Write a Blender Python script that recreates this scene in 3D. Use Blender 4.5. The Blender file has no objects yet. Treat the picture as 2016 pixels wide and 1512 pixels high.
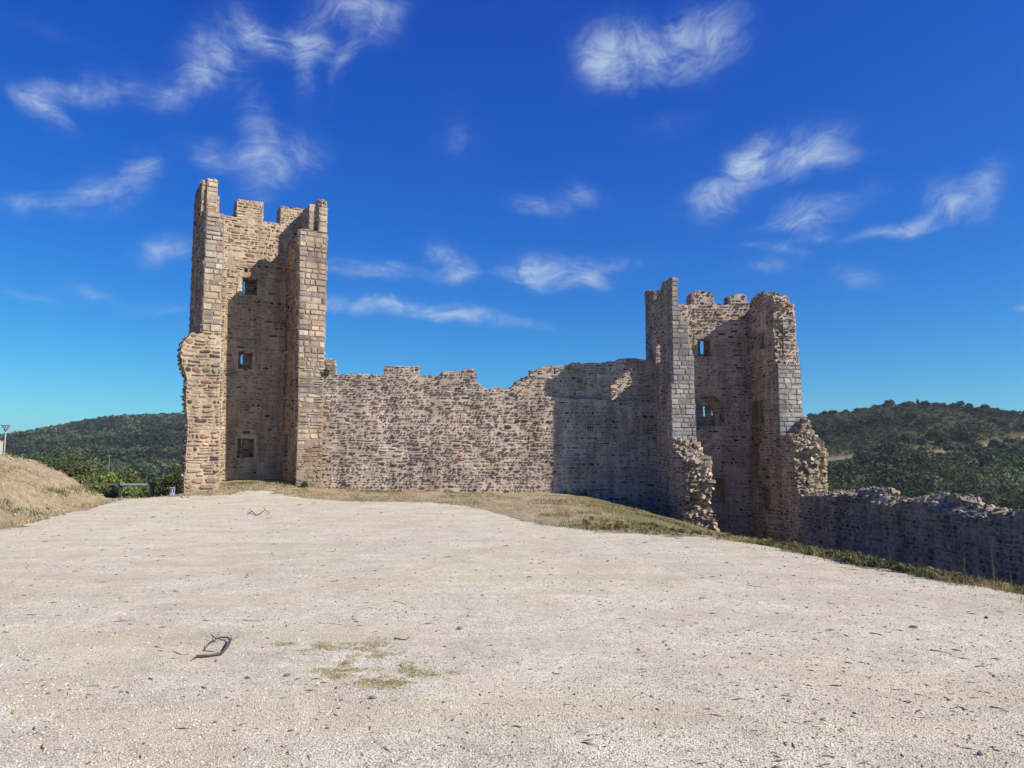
import bpy, math, random
import numpy as np
from mathutils import Vector, noise as mnoise
from mathutils.geometry import tessellate_polygon
R = math.radians
random.seed(7)
RS = np.random.RandomState(7)
scene = bpy.context.scene
COL = scene.collection

# ------------------------------------------------------------------ camera
PW, PH, F = 2016.0, 1512.0, 1514.0
PITCH = R(5.43)
CAMH = 1.6
cam_d = bpy.data.cameras.new('camera')
cam = bpy.data.objects.new('camera', cam_d)
COL.objects.link(cam)
cam.location = (0, 0, CAMH)
cam.rotation_euler = (R(90) + PITCH, 0, 0)
cam_d.sensor_width = 36.0
cam_d.lens = 36.0 * F / PW
cam_d.clip_start = 0.05
cam_d.clip_end = 9000
scene.camera = cam
CP, SP = math.cos(PITCH), math.sin(PITCH)

def ray(px, py):
    a = (px - PW / 2) / F
    b = (PH / 2 - py) / F
    return Vector((a, CP - b * SP, SP + b * CP))

def at_depth(px, py, Y):
    d = ray(px, py)
    return Vector((0, 0, CAMH)) + d * (Y / d.y)

def on_ground(px, py, z=0.0):
    d = ray(px, py)
    return Vector((0, 0, CAMH)) + d * ((z - CAMH) / d.z)

# ------------------------------------------------------------------ light
SUN_AZ = R(111.5)      # clockwise from +Y (towards +X)
SUN_EL = R(37.8)
SUN_DIR = Vector((math.sin(SUN_AZ) * math.cos(SUN_EL), math.cos(SUN_AZ) * math.cos(SUN_EL), math.sin(SUN_EL)))
sun_d = bpy.data.lights.new('sun', 'SUN')
sun_d.energy = 5.0
sun_d.angle = R(0.5)
sun_d.color = (1.0, 0.915, 0.77)
sun = bpy.data.objects.new('sun', sun_d)
COL.objects.link(sun)
sun.rotation_euler = SUN_DIR.to_track_quat('Z', 'Y').to_euler()

scene.view_settings.view_transform = 'Standard'
scene.view_settings.look = 'None'
scene.view_settings.gamma = 1.0
scene.view_settings.exposure = 0.6
scene.view_settings.use_curve_mapping = False

# ------------------------------------------------------------------ node helpers
class NT:
    def __init__(s, tree):
        s.t = tree
    def n(s, typ, **kw):
        nd = s.t.nodes.new(typ)
        for k, v in kw.items():
            setattr(nd, k, v)
        return nd
    def link(s, a, b):
        s.t.links.new(a, b)
    def inp(s, node, **kw):
        for k, v in kw.items():
            k2 = k.replace('_', ' ')
            sock = node.inputs[k2]
            if isinstance(v, bpy.types.NodeSocket):
                s.link(v, sock)
            else:
                sock.default_value = v
    def math(s, op, a, b=None, c=None, clamp=False):
        nd = s.n('ShaderNodeMath', operation=op, use_clamp=clamp)
        for i, v in enumerate((a, b, c)):
            if v is None:
                continue
            if isinstance(v, bpy.types.NodeSocket):
                s.link(v, nd.inputs[i])
            else:
                nd.inputs[i].default_value = v
        return nd.outputs[0]
    def noise(s, vec, scale, detail=4, rough=0.55, dist=0.0):
        nd = s.n('ShaderNodeTexNoise')
        nd.inputs['Scale'].default_value = scale
        nd.inputs['Detail'].default_value = detail
        nd.inputs['Roughness'].default_value = rough
        nd.inputs['Distortion'].default_value = dist
        if vec is not None:
            s.link(vec, nd.inputs['Vector'])
        return nd.outputs['Fac']
    def ramp(s, fac, stops):
        nd = s.n('ShaderNodeValToRGB')
        s.link(fac, nd.inputs[0])
        els = nd.color_ramp.elements
        while len(els) < len(stops):
            els.new(0.5)
        for e, (p, c) in zip(els, stops):
            e.position = p
            e.color = (c, c, c, 1) if isinstance(c, (int, float)) else (*c, 1)
        return nd.outputs[0]
    def mix(s, fac, a, b, blend='MIX'):
        nd = s.n('ShaderNodeMix', data_type='RGBA', blend_type=blend)
        for k, v in ((0, fac), (6, a), (7, b)):
            if isinstance(v, bpy.types.NodeSocket):
                s.link(v, nd.inputs[k])
            elif isinstance(v, (int, float)):
                nd.inputs[k].default_value = v if k == 0 else (v, v, v, 1)
            else:
                nd.inputs[k].default_value = (*v, 1)
        return nd.outputs[2]

def material(name, rough=0.9, spec=0.2):
    m = bpy.data.materials.new(name)
    m.use_nodes = True
    t = NT(m.node_tree)
    m.node_tree.nodes.clear()
    out = t.n('ShaderNodeOutputMaterial')
    b = t.n('ShaderNodeBsdfPrincipled')
    b.inputs['Roughness'].default_value = rough
    b.inputs['Specular IOR Level'].default_value = spec
    t.link(b.outputs[0], out.inputs[0])
    return m, t, b

# ------------------------------------------------------------------ world: sky and cirrus
world = bpy.data.worlds.new("World")
scene.world = world
world.use_nodes = True
wt = NT(world.node_tree)
world.node_tree.nodes.clear()
wo = wt.n('ShaderNodeOutputWorld')
bg = wt.n('ShaderNodeBackground')
wt.link(bg.outputs[0], wo.inputs[0])
sky = wt.n('ShaderNodeTexSky', sky_type='NISHITA')
sky.sun_disc = False
sky.sun_elevation = SUN_EL
sky.sun_rotation = SUN_AZ
sky.altitude = 100
sky.air_density = 1.0
sky.dust_density = 0.35
sky.ozone_density = 3.0
bg.inputs['Strength'].default_value = 0.0625
hs = wt.n('ShaderNodeHueSaturation')
hs.inputs['Hue'].default_value = 0.503
hs.inputs['Saturation'].default_value = 1.22
hs.inputs['Value'].default_value = 1.0
wt.link(sky.outputs[0], hs.inputs['Color'])
# deepen the blue the way the photograph's sky does (per channel response)
sps = wt.n('ShaderNodeSeparateColor'); wt.link(hs.outputs[0], sps.inputs[0])
cbs = wt.n('ShaderNodeCombineColor')
for i_, (k_, p_) in enumerate(((.54, 1.46), (1.10, 1.26), (1.13, .70))):
    v_ = wt.math('POWER', wt.math('MULTIPLY', sps.outputs[i_], .095), p_)
    wt.link(wt.math('MULTIPLY', v_, k_ / .0948), cbs.inputs[i_])
SKYCOL = cbs.outputs[0]
tc = wt.n('ShaderNodeTexCoord')
sep = wt.n('ShaderNodeSeparateXYZ')
wt.link(tc.outputs['Generated'], sep.inputs[0])
az = wt.math('ARCTAN2', sep.outputs[0], sep.outputs[1])
el = wt.math('ARCSINE', sep.outputs[2])
cmb = wt.n('ShaderNodeCombineXYZ')
wt.link(az, cmb.inputs[0]); wt.link(el, cmb.inputs[1])
# wispy warp
nz = wt.n('ShaderNodeTexNoise'); nz.inputs['Scale'].default_value = 11; nz.inputs['Detail'].default_value = 7
wt.link(cmb.outputs[0], nz.inputs['Vector'])
sb = wt.n('ShaderNodeVectorMath', operation='SUBTRACT'); sb.inputs[1].default_value = (0.5, 0.5, 0.5)
wt.link(nz.outputs['Color'], sb.inputs[0])
sc_ = wt.n('ShaderNodeVectorMath', operation='SCALE'); sc_.inputs['Scale'].default_value = 0.045
wt.link(sb.outputs[0], sc_.inputs[0])
ad = wt.n('ShaderNodeVectorMath', operation='ADD')
wt.link(cmb.outputs[0], ad.inputs[0]); wt.link(sc_.outputs[0], ad.inputs[1])
warped = ad.outputs[0]
nzb = wt.n('ShaderNodeTexNoise'); nzb.inputs['Scale'].default_value = 6; nzb.inputs['Detail'].default_value = 3
wt.link(cmb.outputs[0], nzb.inputs['Vector'])
adb = wt.n('ShaderNodeVectorMath', operation='MULTIPLY_ADD'); adb.inputs[1].default_value = (.16, .16, .16)
wt.link(nzb.outputs['Color'], adb.inputs[0]); wt.link(cmb.outputs[0], adb.inputs[2])
warped2 = adb.outputs[0]
CLOUDS = [  # px, py, half length, half width, tilt (deg, up to the right), strength
 (85,212,55,26,-30,.8),(150,186,80,24,10,.6),(250,170,90,32,10,.32),(330,192,50,24,20,.55),(395,165,55,30,50,.6),
 (440,110,85,62,40,.85),(505,75,80,26,-25,.55),(700,28,92,48,0,1.0),(775,10,50,20,10,.5),(622,88,58,42,0,.85),
 (600,150,26,55,0,.5),(672,125,16,60,-20,.4),(505,300,38,85,8,.95),(545,325,42,55,-10,.75),(425,298,75,26,-10,.5),
 (600,300,60,45,-20,.35),(205,372,90,36,25,.75),(60,402,85,24,5,.5),(278,315,45,26,20,.5),(325,485,60,26,15,.85),
 (110,75,90,14,-8,.18),
 (1195,105,75,55,20,.8),(1300,100,110,48,0,.75),(1390,75,85,62,10,.95),(1200,150,50,26,-10,.7),
 (1400,375,85,32,15,.95),(1480,340,130,48,25,1.0),(1570,295,95,42,15,.9),(1640,312,70,20,-5,.6),
 (1620,408,90,30,5,.7),(1575,440,85,15,0,.5),(1540,490,46,14,-10,.75),(1480,475,40,10,0,.3),(1600,466,60,12,0,.4),
 (1865,390,58,38,-10,.95),(1830,430,60,15,25,.6),(1760,460,90,13,5,.7),(1942,372,34,48,-15,.75),
 (1065,416,62,18,-12,.7),(1135,388,68,24,0,.4),(745,528,100,22,-5,.8),(890,505,55,30,-20,.75),(905,540,42,20,0,.7),
 (1060,530,90,34,0,1.0),(1115,545,80,22,0,.9),(1030,545,50,20,0,.7),(1190,515,80,20,0,.55),(1165,540,40,16,-30,.55),(770,600,140,20,-4,.85),(900,620,170,13,-7,.7),(690,600,80,18,0,.6),
 (1500,528,62,22,0,.5),(1690,542,70,22,-15,.5),(180,580,75,18,-10,.35),(60,590,90,14,0,.25),(2012,600,24,14,0,.6),
 (900,270,60,60,60,.18),(1320,240,120,22,10,.12),(330,605,80,16,0,.2)]
acc = None
for (px, py, a, b, tl, st) in CLOUDS:
    d = ray(px, py).normalized()
    ca, ce = math.atan2(d.x, d.y), math.asin(d.z)
    mp = wt.n('ShaderNodeMapping', vector_type='TEXTURE')
    mp.inputs['Location'].default_value = (ca, ce, 0)
    mp.inputs['Rotation'].default_value = (0, 0, R(tl))
    cosf = math.cos(ca)
    mp.inputs['Scale'].default_value = (1.7 * a / F * cosf, 1.75 * b / F * cosf, 10)
    wt.link(warped, mp.inputs['Vector'])
    g = wt.n('ShaderNodeTexGradient', gradient_type='QUADRATIC_SPHERE')
    wt.link(mp.outputs[0], g.inputs[0])
    acc = wt.math('MULTIPLY_ADD', g.outputs['Fac'], st, acc if acc is not None else 0.0)
def streak(rot, sx, sy, scale, dist):
    m_ = wt.n('ShaderNodeMapping'); m_.inputs['Rotation'].default_value = (0, 0, R(rot)); m_.inputs['Scale'].default_value = (sx, sy, 1)
    wt.link(warped2, m_.inputs['Vector'])
    return wt.noise(m_.outputs[0], scale, 12, 0.70, dist)
f1 = wt.ramp(streak(-38, 1.0, 4.2, 15, 0.5), [(0.36, 0.0), (0.70, 1.0)])
f2 = wt.ramp(streak(62, 1.0, 3.0, 17, 0.7), [(0.38, 0.0), (0.72, 1.0)])
body = wt.ramp(wt.noise(warped2, 16, 8, 0.6, 0.4), [(0.30, 0.15), (0.68, 1.0)])
fib = wt.math('MULTIPLY', wt.math('ADD', wt.math('MAXIMUM', f1, f2), .20), body)
env = wt.math('POWER', wt.math('MINIMUM', wt.math('MULTIPLY', acc, 1.5), 1.25), 0.95)
dens = wt.math('MULTIPLY', env, fib)
fac = wt.ramp(dens, [(0.0, 0.0), (0.06, 0.02), (0.5, 0.44), (1.0, 0.78)])
skyc = wt.mix(fac, SKYCOL, (5.6, 6.9, 8.6))
wt.link(skyc, bg.inputs['Color'])

# ------------------------------------------------------------------ noise for geometry
_P = RS.permutation(4096)
_V = RS.rand(4096)
def vnoise(x, y):
    x = np.asarray(x, float); y = np.asarray(y, float)
    xi = np.floor(x).astype(np.int64); yi = np.floor(y).astype(np.int64)
    fx = x - xi; fy = y - yi
    fx = fx * fx * (3 - 2 * fx); fy = fy * fy * (3 - 2 * fy)
    def h(a, b):
        return _V[(_P[a & 4095] + b * 57) & 4095]
    return (h(xi, yi) * (1 - fx) * (1 - fy) + h(xi + 1, yi) * fx * (1 - fy)
            + h(xi, yi + 1) * (1 - fx) * fy + h(xi + 1, yi + 1) * fx * fy)
def fbm(x, y, o=4):
    s = 0; a = 0.5; t = 0
    for i in range(o):
        s = s + a * vnoise(x * 2 ** i + 17 * i, y * 2 ** i + 31 * i); t += a; a *= 0.5
    return s / t
def sstep(a, b, x):
    t = np.clip((np.asarray(x, float) - a) / (b - a), 0, 1)
    return t * t * (3 - 2 * t)

# ------------------------------------------------------------------ mesh builder
class MB:
    def __init__(s):
        s.v = []; s.f = []; s.c = []
    def add(s, verts, faces, col):
        o = len(s.v)
        s.v.extend(verts)
        s.f.extend([tuple(i + o for i in f) for f in faces])
        s.c.extend([col] * len(verts))
    def build(s, name, mat, parent=None, smooth=False):
        me = bpy.data.meshes.new(name)
        me.from_pydata([tuple(p) for p in s.v], [], s.f)
        if s.c:
            ca = me.color_attributes.new('Col', 'FLOAT_COLOR', 'POINT')
            arr = np.ones((len(s.v), 4), np.float32)
            arr[:, :3] = np.array(s.c, np.float32)
            ca.data.foreach_set('color', arr.ravel())
        if smooth:
            me.polygons.foreach_set('use_smooth', [True] * len(me.polygons))
        me.materials.append(mat)
        me.update()
        o = bpy.data.objects.new(name, me)
        COL.objects.link(o)
        if parent:
            o.parent = parent
            o.matrix_parent_inverse = parent_world(parent).inverted()
        return o

def parent_world(p):
    m = p.matrix_basis.copy()
    while p.parent:
        m = p.parent.matrix_basis @ p.matrix_parent_inverse @ m
        p = p.parent
    return m

def np_mesh(name, verts, faces, mat, cols=None, smooth=False, parent=None, uniform=None):
    """verts (n,3), faces (m,k) arrays"""
    me = bpy.data.meshes.new(name)
    verts = np.asarray(verts, np.float32); faces = np.asarray(faces, np.int32)
    k = faces.shape[1]
    me.vertices.add(len(verts)); me.vertices.foreach_set('co', verts.ravel())
    me.loops.add(faces.size); me.loops.foreach_set('vertex_index', faces.ravel())
    me.polygons.add(len(faces))
    me.polygons.foreach_set('loop_start', np.arange(0, faces.size, k, dtype=np.int32))
    me.polygons.foreach_set('loop_total', np.full(len(faces), k, np.int32))
    if smooth:
        me.polygons.foreach_set('use_smooth', np.ones(len(faces), bool))
    me.update(calc_edges=True)
    if cols is not None:
        ca = me.color_attributes.new('Col', 'FLOAT_COLOR', 'POINT')
        a = np.ones((len(verts), 4), np.float32); a[:, :cols.shape[1]] = cols
        ca.data.foreach_set('color', a.ravel())
    me.materials.append(mat)
    o = bpy.data.objects.new(name, me)
    COL.objects.link(o)
    if parent:
        o.parent = parent
        o.matrix_parent_inverse = parent_world(parent).inverted()
    return o

def tag(o, label=None, cat=None, group=None, kind=None):
    if label: o['label'] = label
    if cat: o['category'] = cat
    if group: o['group'] = group
    if kind: o['kind'] = kind
    return o
def thing(name, loc, label, cat, group=None):
    o = bpy.data.objects.new(name, None)
    o.empty_display_size = 0.2
    COL.objects.link(o)
    o.location = loc
    return tag(o, label, cat, group)

# ------------------------------------------------------------------ materials
def mat_masonry():
    m, t, b = material('masonry', 0.93, 0.12)
    at = t.n('ShaderNodeAttribute', attribute_name='Col')
    g = t.n('ShaderNodeNewGeometry')
    n1 = t.noise(g.outputs['Position'], 14, 6, 0.7)
    n2 = t.noise(g.outputs['Position'], 1.1, 4, 0.6)
    n3 = t.noise(g.outputs['Position'], 60, 3, 0.6)
    f1 = t.ramp(n1, [(0.25, 0.66), (0.75, 1.26)])
    f2 = t.ramp(n2, [(0.3, 0.72), (0.7, 1.2)])
    f3 = t.ramp(n3, [(0.3, 0.85), (0.7, 1.12)])
    c = t.mix(1.0, at.outputs['Color'], f1, 'MULTIPLY')
    c = t.mix(1.0, c, f2, 'MULTIPLY')
    c = t.mix(1.0, c, f3, 'MULTIPLY')
    mps = t.n('ShaderNodeMapping'); mps.inputs['Scale'].default_value = (2.2, 2.2, .28); t.link(g.outputs['Position'], mps.inputs['Vector'])
    c = t.mix(1.0, c, t.ramp(t.noise(mps.outputs[0], 1.0, 6, .7), [(.38, .70), (.55, 1.06)]), 'MULTIPLY')
    # grey lichen blotches
    n4 = t.noise(g.outputs['Position'], 3.3, 6, 0.7)
    c = t.mix(t.ramp(n4, [(0.56, 0.0), (0.70, 0.40)]), c, (0.20, 0.19, 0.185))
    t.link(c, b.inputs['Base Color'])
    bp = t.n('ShaderNodeBump'); bp.inputs['Strength'].default_value = 0.9; bp.inputs['Distance'].default_value = 0.03
    h = t.math('ADD', n1, t.math('MULTIPLY', n3, 0.35))
    t.link(h, bp.inputs['Height']); t.link(bp.outputs[0], b.inputs['Normal'])
    return m
M_MAS = mat_masonry()

def mat_attr(name, rough=0.9, spec=0.1, nscale=8, lo=.8, hi=1.15, bump=0.0, trans=0.0):
    m, t, b = material(name, rough, spec)
    at = t.n('ShaderNodeAttribute', attribute_name='Col')
    g = t.n('ShaderNodeNewGeometry')
    n1 = t.noise(g.outputs['Position'], nscale, 4, 0.6)
    c = t.mix(1.0, at.outputs['Color'], t.ramp(n1, [(0.3, lo), (0.7, hi)]), 'MULTIPLY')
    t.link(c, b.inputs['Base Color'])
    if bump:
        bp = t.n('ShaderNodeBump'); bp.inputs['Strength'].default_value = 0.7; bp.inputs['Distance'].default_value = bump
        t.link(n1, bp.inputs['Height']); t.link(bp.outputs[0], b.inputs['Normal'])
    if trans:
        tr = t.n('ShaderNodeBsdfTranslucent'); t.link(c, tr.inputs['Color'])
        ms = t.n('ShaderNodeMixShader'); ms.inputs[0].default_value = trans
        out = [n for n in t.t.nodes if n.type == 'OUTPUT_MATERIAL'][0]
        t.link(b.outputs[0], ms.inputs[1]); t.link(tr.outputs[0], ms.inputs[2]); t.link(ms.outputs[0], out.inputs[0])
    return m
M_LEAF = mat_attr('foliage', 0.75, 0.15, 2.0, .75, 1.25, trans=0.25)
M_BARK = mat_attr('bark', 0.95, 0.1, 22, .6, 1.3, bump=0.02)
M_GRASS = mat_attr('grass_blades', 0.85, 0.1, 3.0, .75, 1.25, trans=0.2)
M_STONE = mat_attr('loose_stone', 0.9, 0.15, 45, .75, 1.2, bump=0.004)
M_PAINT = mat_attr('painted_metal', 0.45, 0.4, 30, .93, 1.04)
M_WOOD = mat_attr('weathered_wood', 0.9, 0.1, 25, .7, 1.2, bump=0.004)

# ------------------------------------------------------------------ masonry
def frame_vecs(ang):
    return Vector((math.cos(ang), math.sin(ang), 0)), Vector((math.sin(ang), -math.cos(ang), 0))
class Frame:
    """vertical plane through origin o with direction ang; front normal N"""
    def __init__(s, o, angdeg):
        s.o = Vector((o[0], o[1], 0)); s.a = R(angdeg)
        s.U, s.N = frame_vecs(s.a)
    def uz(s, px, py):
        d = ray(px, py); c = Vector((0, 0, CAMH))
        t = (s.o - c).dot(s.N) / d.dot(s.N)
        p = c + d * t
        return ((p - s.o).dot(s.U), p.z)
    def pt(s, u, z, n=0.0):
        return s.o + s.U * u + s.N * n + Vector((0, 0, z))
    def poly(s, pts):
        return [s.uz(*p) for p in pts]

PAL = {
 'warm':  [((.37,.285,.20),5),((.44,.36,.265),4),((.31,.235,.17),3),((.28,.25,.225),3),((.21,.145,.105),2.2),((.32,.19,.13),.8),((.085,.07,.07),1.6),((.52,.44,.34),1.4)],
 'cool':  [((.37,.31,.275),5),((.46,.395,.34),4),((.30,.26,.245),3.5),((.55,.47,.38),2.0),((.20,.145,.125),2.0),((.34,.21,.155),.8),((.085,.072,.072),1.8),((.44,.35,.25),1.6)],
 'ashwarm':[((.43,.365,.275),5),((.38,.33,.265),4),((.33,.30,.27),3),((.49,.43,.34),2),((.34,.235,.185),1.0),((.26,.235,.215),1.4),((.22,.17,.13),.4)],
 'ashgrey':[((.36,.345,.33),5),((.30,.29,.285),4),((.41,.385,.355),3),((.43,.38,.31),1.2),((.27,.22,.19),.5)],
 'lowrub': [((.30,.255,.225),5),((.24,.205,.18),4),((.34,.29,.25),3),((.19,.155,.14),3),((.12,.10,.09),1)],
 'core': [((.46,.37,.265),4),((.37,.31,.245),3),((.54,.455,.345),3),((.29,.23,.18),2.5),((.19,.145,.12),2),((.38,.355,.325),2)],
}
MORTAR = {'warm':(.46,.375,.275),'cool':(.53,.45,.375),'ashwarm':(.25,.205,.16),'ashgrey':(.21,.195,.18),'core':(.40,.32,.23)}
STY = {  # palette, course height, stone length, gap, protrusion, jitter, cut
 'warm': ('warm',(.055,.19),(.09,.42),.017,(-.006,.045),.022,.36),
 'cool': ('cool',(.055,.16),(.08,.36),.016,(-.004,.060),.022,.38),
 'ashwarm':('ashwarm',(.17,.30),(.20,.58),.008,(.004,.045),.006,.08),
 'ashgrey':('ashgrey',(.15,.27),(.20,.54),.007,(.003,.020),.005,.06),
 'mixwarm':('ashwarm',(.09,.26),(.13,.50),.015,(.0,.045),.015,.24),
 'stub': ('warm',(.07,.25),(.12,.52),.02,(-.004,.065),.030,.38),
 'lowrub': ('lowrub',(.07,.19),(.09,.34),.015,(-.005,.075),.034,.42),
 'core': ('core',(.09,.2),(.12,.36),.016,(.0,.10),.035,.35),
}
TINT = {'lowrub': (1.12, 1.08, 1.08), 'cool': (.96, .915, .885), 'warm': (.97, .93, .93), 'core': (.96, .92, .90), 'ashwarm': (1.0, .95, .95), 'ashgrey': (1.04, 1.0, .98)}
for k_ in PAL:
    PAL[k_] = [(tuple(a_ * b_ for a_, b_ in zip(c_, TINT[k_])), w_) for c_, w_ in PAL[k_]]
    if k_ in MORTAR: MORTAR[k_] = tuple(a_ * b_ for a_, b_ in zip(MORTAR[k_], TINT[k_]))
def pick(pal):
    it = PAL[pal]; t = sum(w for _, w in it); r = random.random() * t
    for c, w in it:
        r -= w
        if r <= 0: break
    k = random.uniform(.84, 1.16)
    return tuple(min(.8, x * k * random.uniform(.97, 1.03)) for x in c)

def crossings(loops, v):
    xs = []
    for lp in loops:
        n = len(lp)
        for i in range(n):
            (x0, y0), (x1, y1) = lp[i], lp[(i + 1) % n]
            if (y0 > v) != (y1 > v):
                xs.append(x0 + (v - y0) / (y1 - y0) * (x1 - x0))
    xs.sort()
    return [(xs[i], xs[i + 1]) for i in range(0, len(xs) - 1, 2)]

def stone(mb, O, U, V, N, u0, u1, va, vb, vc, vd, sty, col=None):
    # va: v at (u0,bottom) vb:(u1,bottom) vc:(u1,top) vd:(u0,top)
    pal, _, _, gap, pr, jit, cut = STY[sty]
    w = u1 - u0 - gap * 2; h = min(vd - va, vc - vb) - gap * 2
    if w < .02 or h < .015: return
    cu = min(w, h) * cut * random.uniform(.6, 1.4)
    cu2 = min(w, h) * cut * random.uniform(.4, 1.4)
    a0, b0 = u0 + gap, u1 - gap
    va += gap; vb += gap; vc -= gap; vd -= gap
    j = lambda: random.uniform(-jit, jit)
    ring = [(a0 + cu, va), (b0 - cu2, vb), (b0, vb + cu2), (b0, vc - cu), (b0 - cu, vc), (a0 + cu2, vd), (a0, vd - cu2), (a0, va + cu)]
    rt = 0 if jit < .008 else random.gauss(0, .05)
    mx, my = (a0 + b0) / 2, (va + vc) / 2
    ring = [(x + j() - (y - my) * rt, y + j() * .7 + (x - mx) * rt * .6) for x, y in ring]
    p = random.uniform(*pr)
    cx = (a0 + b0) / 2; cy = (va + vb + vc + vd) / 4
    ins = min(.45, (.012 + p * .45) / max(.03, h / 2)); insx = min(.4, (.012 + p * .45) / max(.03, w / 2))
    V3 = []
    for x, y in ring:
        V3.append(O + U * x + V * y + N * (-.03))
    tu = random.uniform(-.06, .06); tv = random.uniform(-.12, .12)
    for x, y in ring:
        x2 = x + (cx - x) * insx; y2 = y + (cy - y) * ins
        V3.append(O + U * x2 + V * y2 + N * (p + (x2 - cx) * tu + (y2 - cy) * tv + random.uniform(-.3, .3) * pr[1] * .3))
    V3.append(O + U * (cx + w * random.uniform(-.2, .2)) + V * (cy + h * random.uniform(-.2, .2)) + N * (p + random.uniform(0, .35) * pr[1]))
    fc = []
    for i in range(8):
        k = (i + 1) % 8
        fc.append((i, k, 8 + k, 8 + i)); fc.append((8 + i, 8 + k, 16))
    c_ = col or pick(pal)
    P0 = O + U * cx + V * cy
    t_ = mnoise.noise(P0 * .55) * .9 + mnoise.noise(P0 * 1.7 + Vector((9, 3, 1))) * .5
    b_ = 1 + .16 * mnoise.noise(P0 * .8 + Vector((30, 1, 7)))
    c_ = (c_[0] * b_ * (1 + .10 * t_), c_[1] * b_, c_[2] * b_ * (1 - .14 * t_))
    mb.add(V3, fc, c_)

def lay(mb, O, U, V, N, loops, bands, vmin=None):
    """fill a region with stones; bands = style name or [(v_upto, style), ...] from low to high"""
    if isinstance(bands, str): bands = [(1e9, bands)]
    vs = [p[1] for lp in loops for p in lp]
    v = min(vs) if vmin is None else max(min(vs), vmin)
    top = max(vs)
    seed = random.uniform(0, 100)
    def wave(u, k, amp):
        return amp * (mnoise.noise(Vector((u * 1.1 + seed, k * .35, 0))) + .6 * mnoise.noise(Vector((u * 3.7 + seed, k * 1.9, 4))))
    k = 0
    while v < top - .02:
        sty = next(s for b, s in bands if v < b)
        pal, ch, ln, gap, pr, jit, cut = STY[sty]
        h = random.uniform(*ch)
        if random.random() < .12 and not sty.startswith('ash'): h *= .6
        if not sty.startswith('ash'): h *= 1 + .45 * mnoise.noise(Vector((v * .7, seed, 3)))
        if not sty.startswith('ash'): h = max(h, .062)
        h = min(h, max(.05, top - v))
        amp = 0.0 if sty.startswith('ash') else .055
        for (a, b) in crossings(loops, v + h * .5):
            L = b - a
            if L < .04: continue
            u = a
            while u < b - .01:
                zn = 0.0 if sty.startswith('ash') else mnoise.noise(Vector((u * .55 + seed, v * .8, 7)))
                l = random.uniform(*ln) * (1 + .7 * zn)
                l = min(max(.07, l), ln[1] * 1.25)
                if u + l > b - ln[0] * .6: l = b - u
                if l > ln[1] * 1.6: l = l / 2
                w0 = lambda x: wave(x, k, amp); w1 = lambda x: wave(x, k + 1, amp)
                if random.random() < .10 and not sty.startswith('ash') and h > .1:
                    m = h * random.uniform(.4, .6)
                    stone(mb, O, U, V, N, u, u + l, v + w0(u), v + w0(u + l), v + m + w0(u + l), v + m + w0(u), sty)
                    stone(mb, O, U, V, N, u, u + l, v + m + w0(u), v + m + w0(u + l), v + h + w1(u + l), v + h + w1(u), sty)
                elif sty.startswith('ash') or random.random() < .975 - max(0, mnoise.noise(Vector((u * .9, v * 1.3, seed)))) * .42:
                    stone(mb, O, U, V, N, u, u + l, v + w0(u), v + w0(u + l), v + h + w1(u + l), v + h + w1(u), sty)
                u += l
        v += h; k += 1

def area(lp):
    return sum(lp[i][0] * lp[(i + 1) % len(lp)][1] - lp[(i + 1) % len(lp)][0] * lp[i][1] for i in range(len(lp))) / 2

def rag(pts, amp=.05, step=.22, keep_bottom=-.4):
    """break a polyline's long edges into small irregular steps"""
    out = []
    n = len(pts)
    for i in range(n):
        p = Vector(pts[i]); q = Vector(pts[(i + 1) % n])
        out.append(tuple(p))
        d = (q - p).length
        if max(p.y, q.y) <= keep_bottom or d < step * 1.4: continue
        if min(p.y, q.y) < keep_bottom: continue
        m = int(d / step)
        nn = Vector((-(q - p).y, (q - p).x)).normalized()
        prev = 0
        for k in range(1, m):
            f = (k + random.uniform(-.25, .25)) / m
            off = random.uniform(-amp, amp)
            b = p.lerp(q, f)
            out.append(tuple(b + nn * prev)); 
            b2 = p.lerp(q, min(.99, f + .015))
            out.append(tuple(b2 + nn * off)); prev = off
    return out

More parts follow.
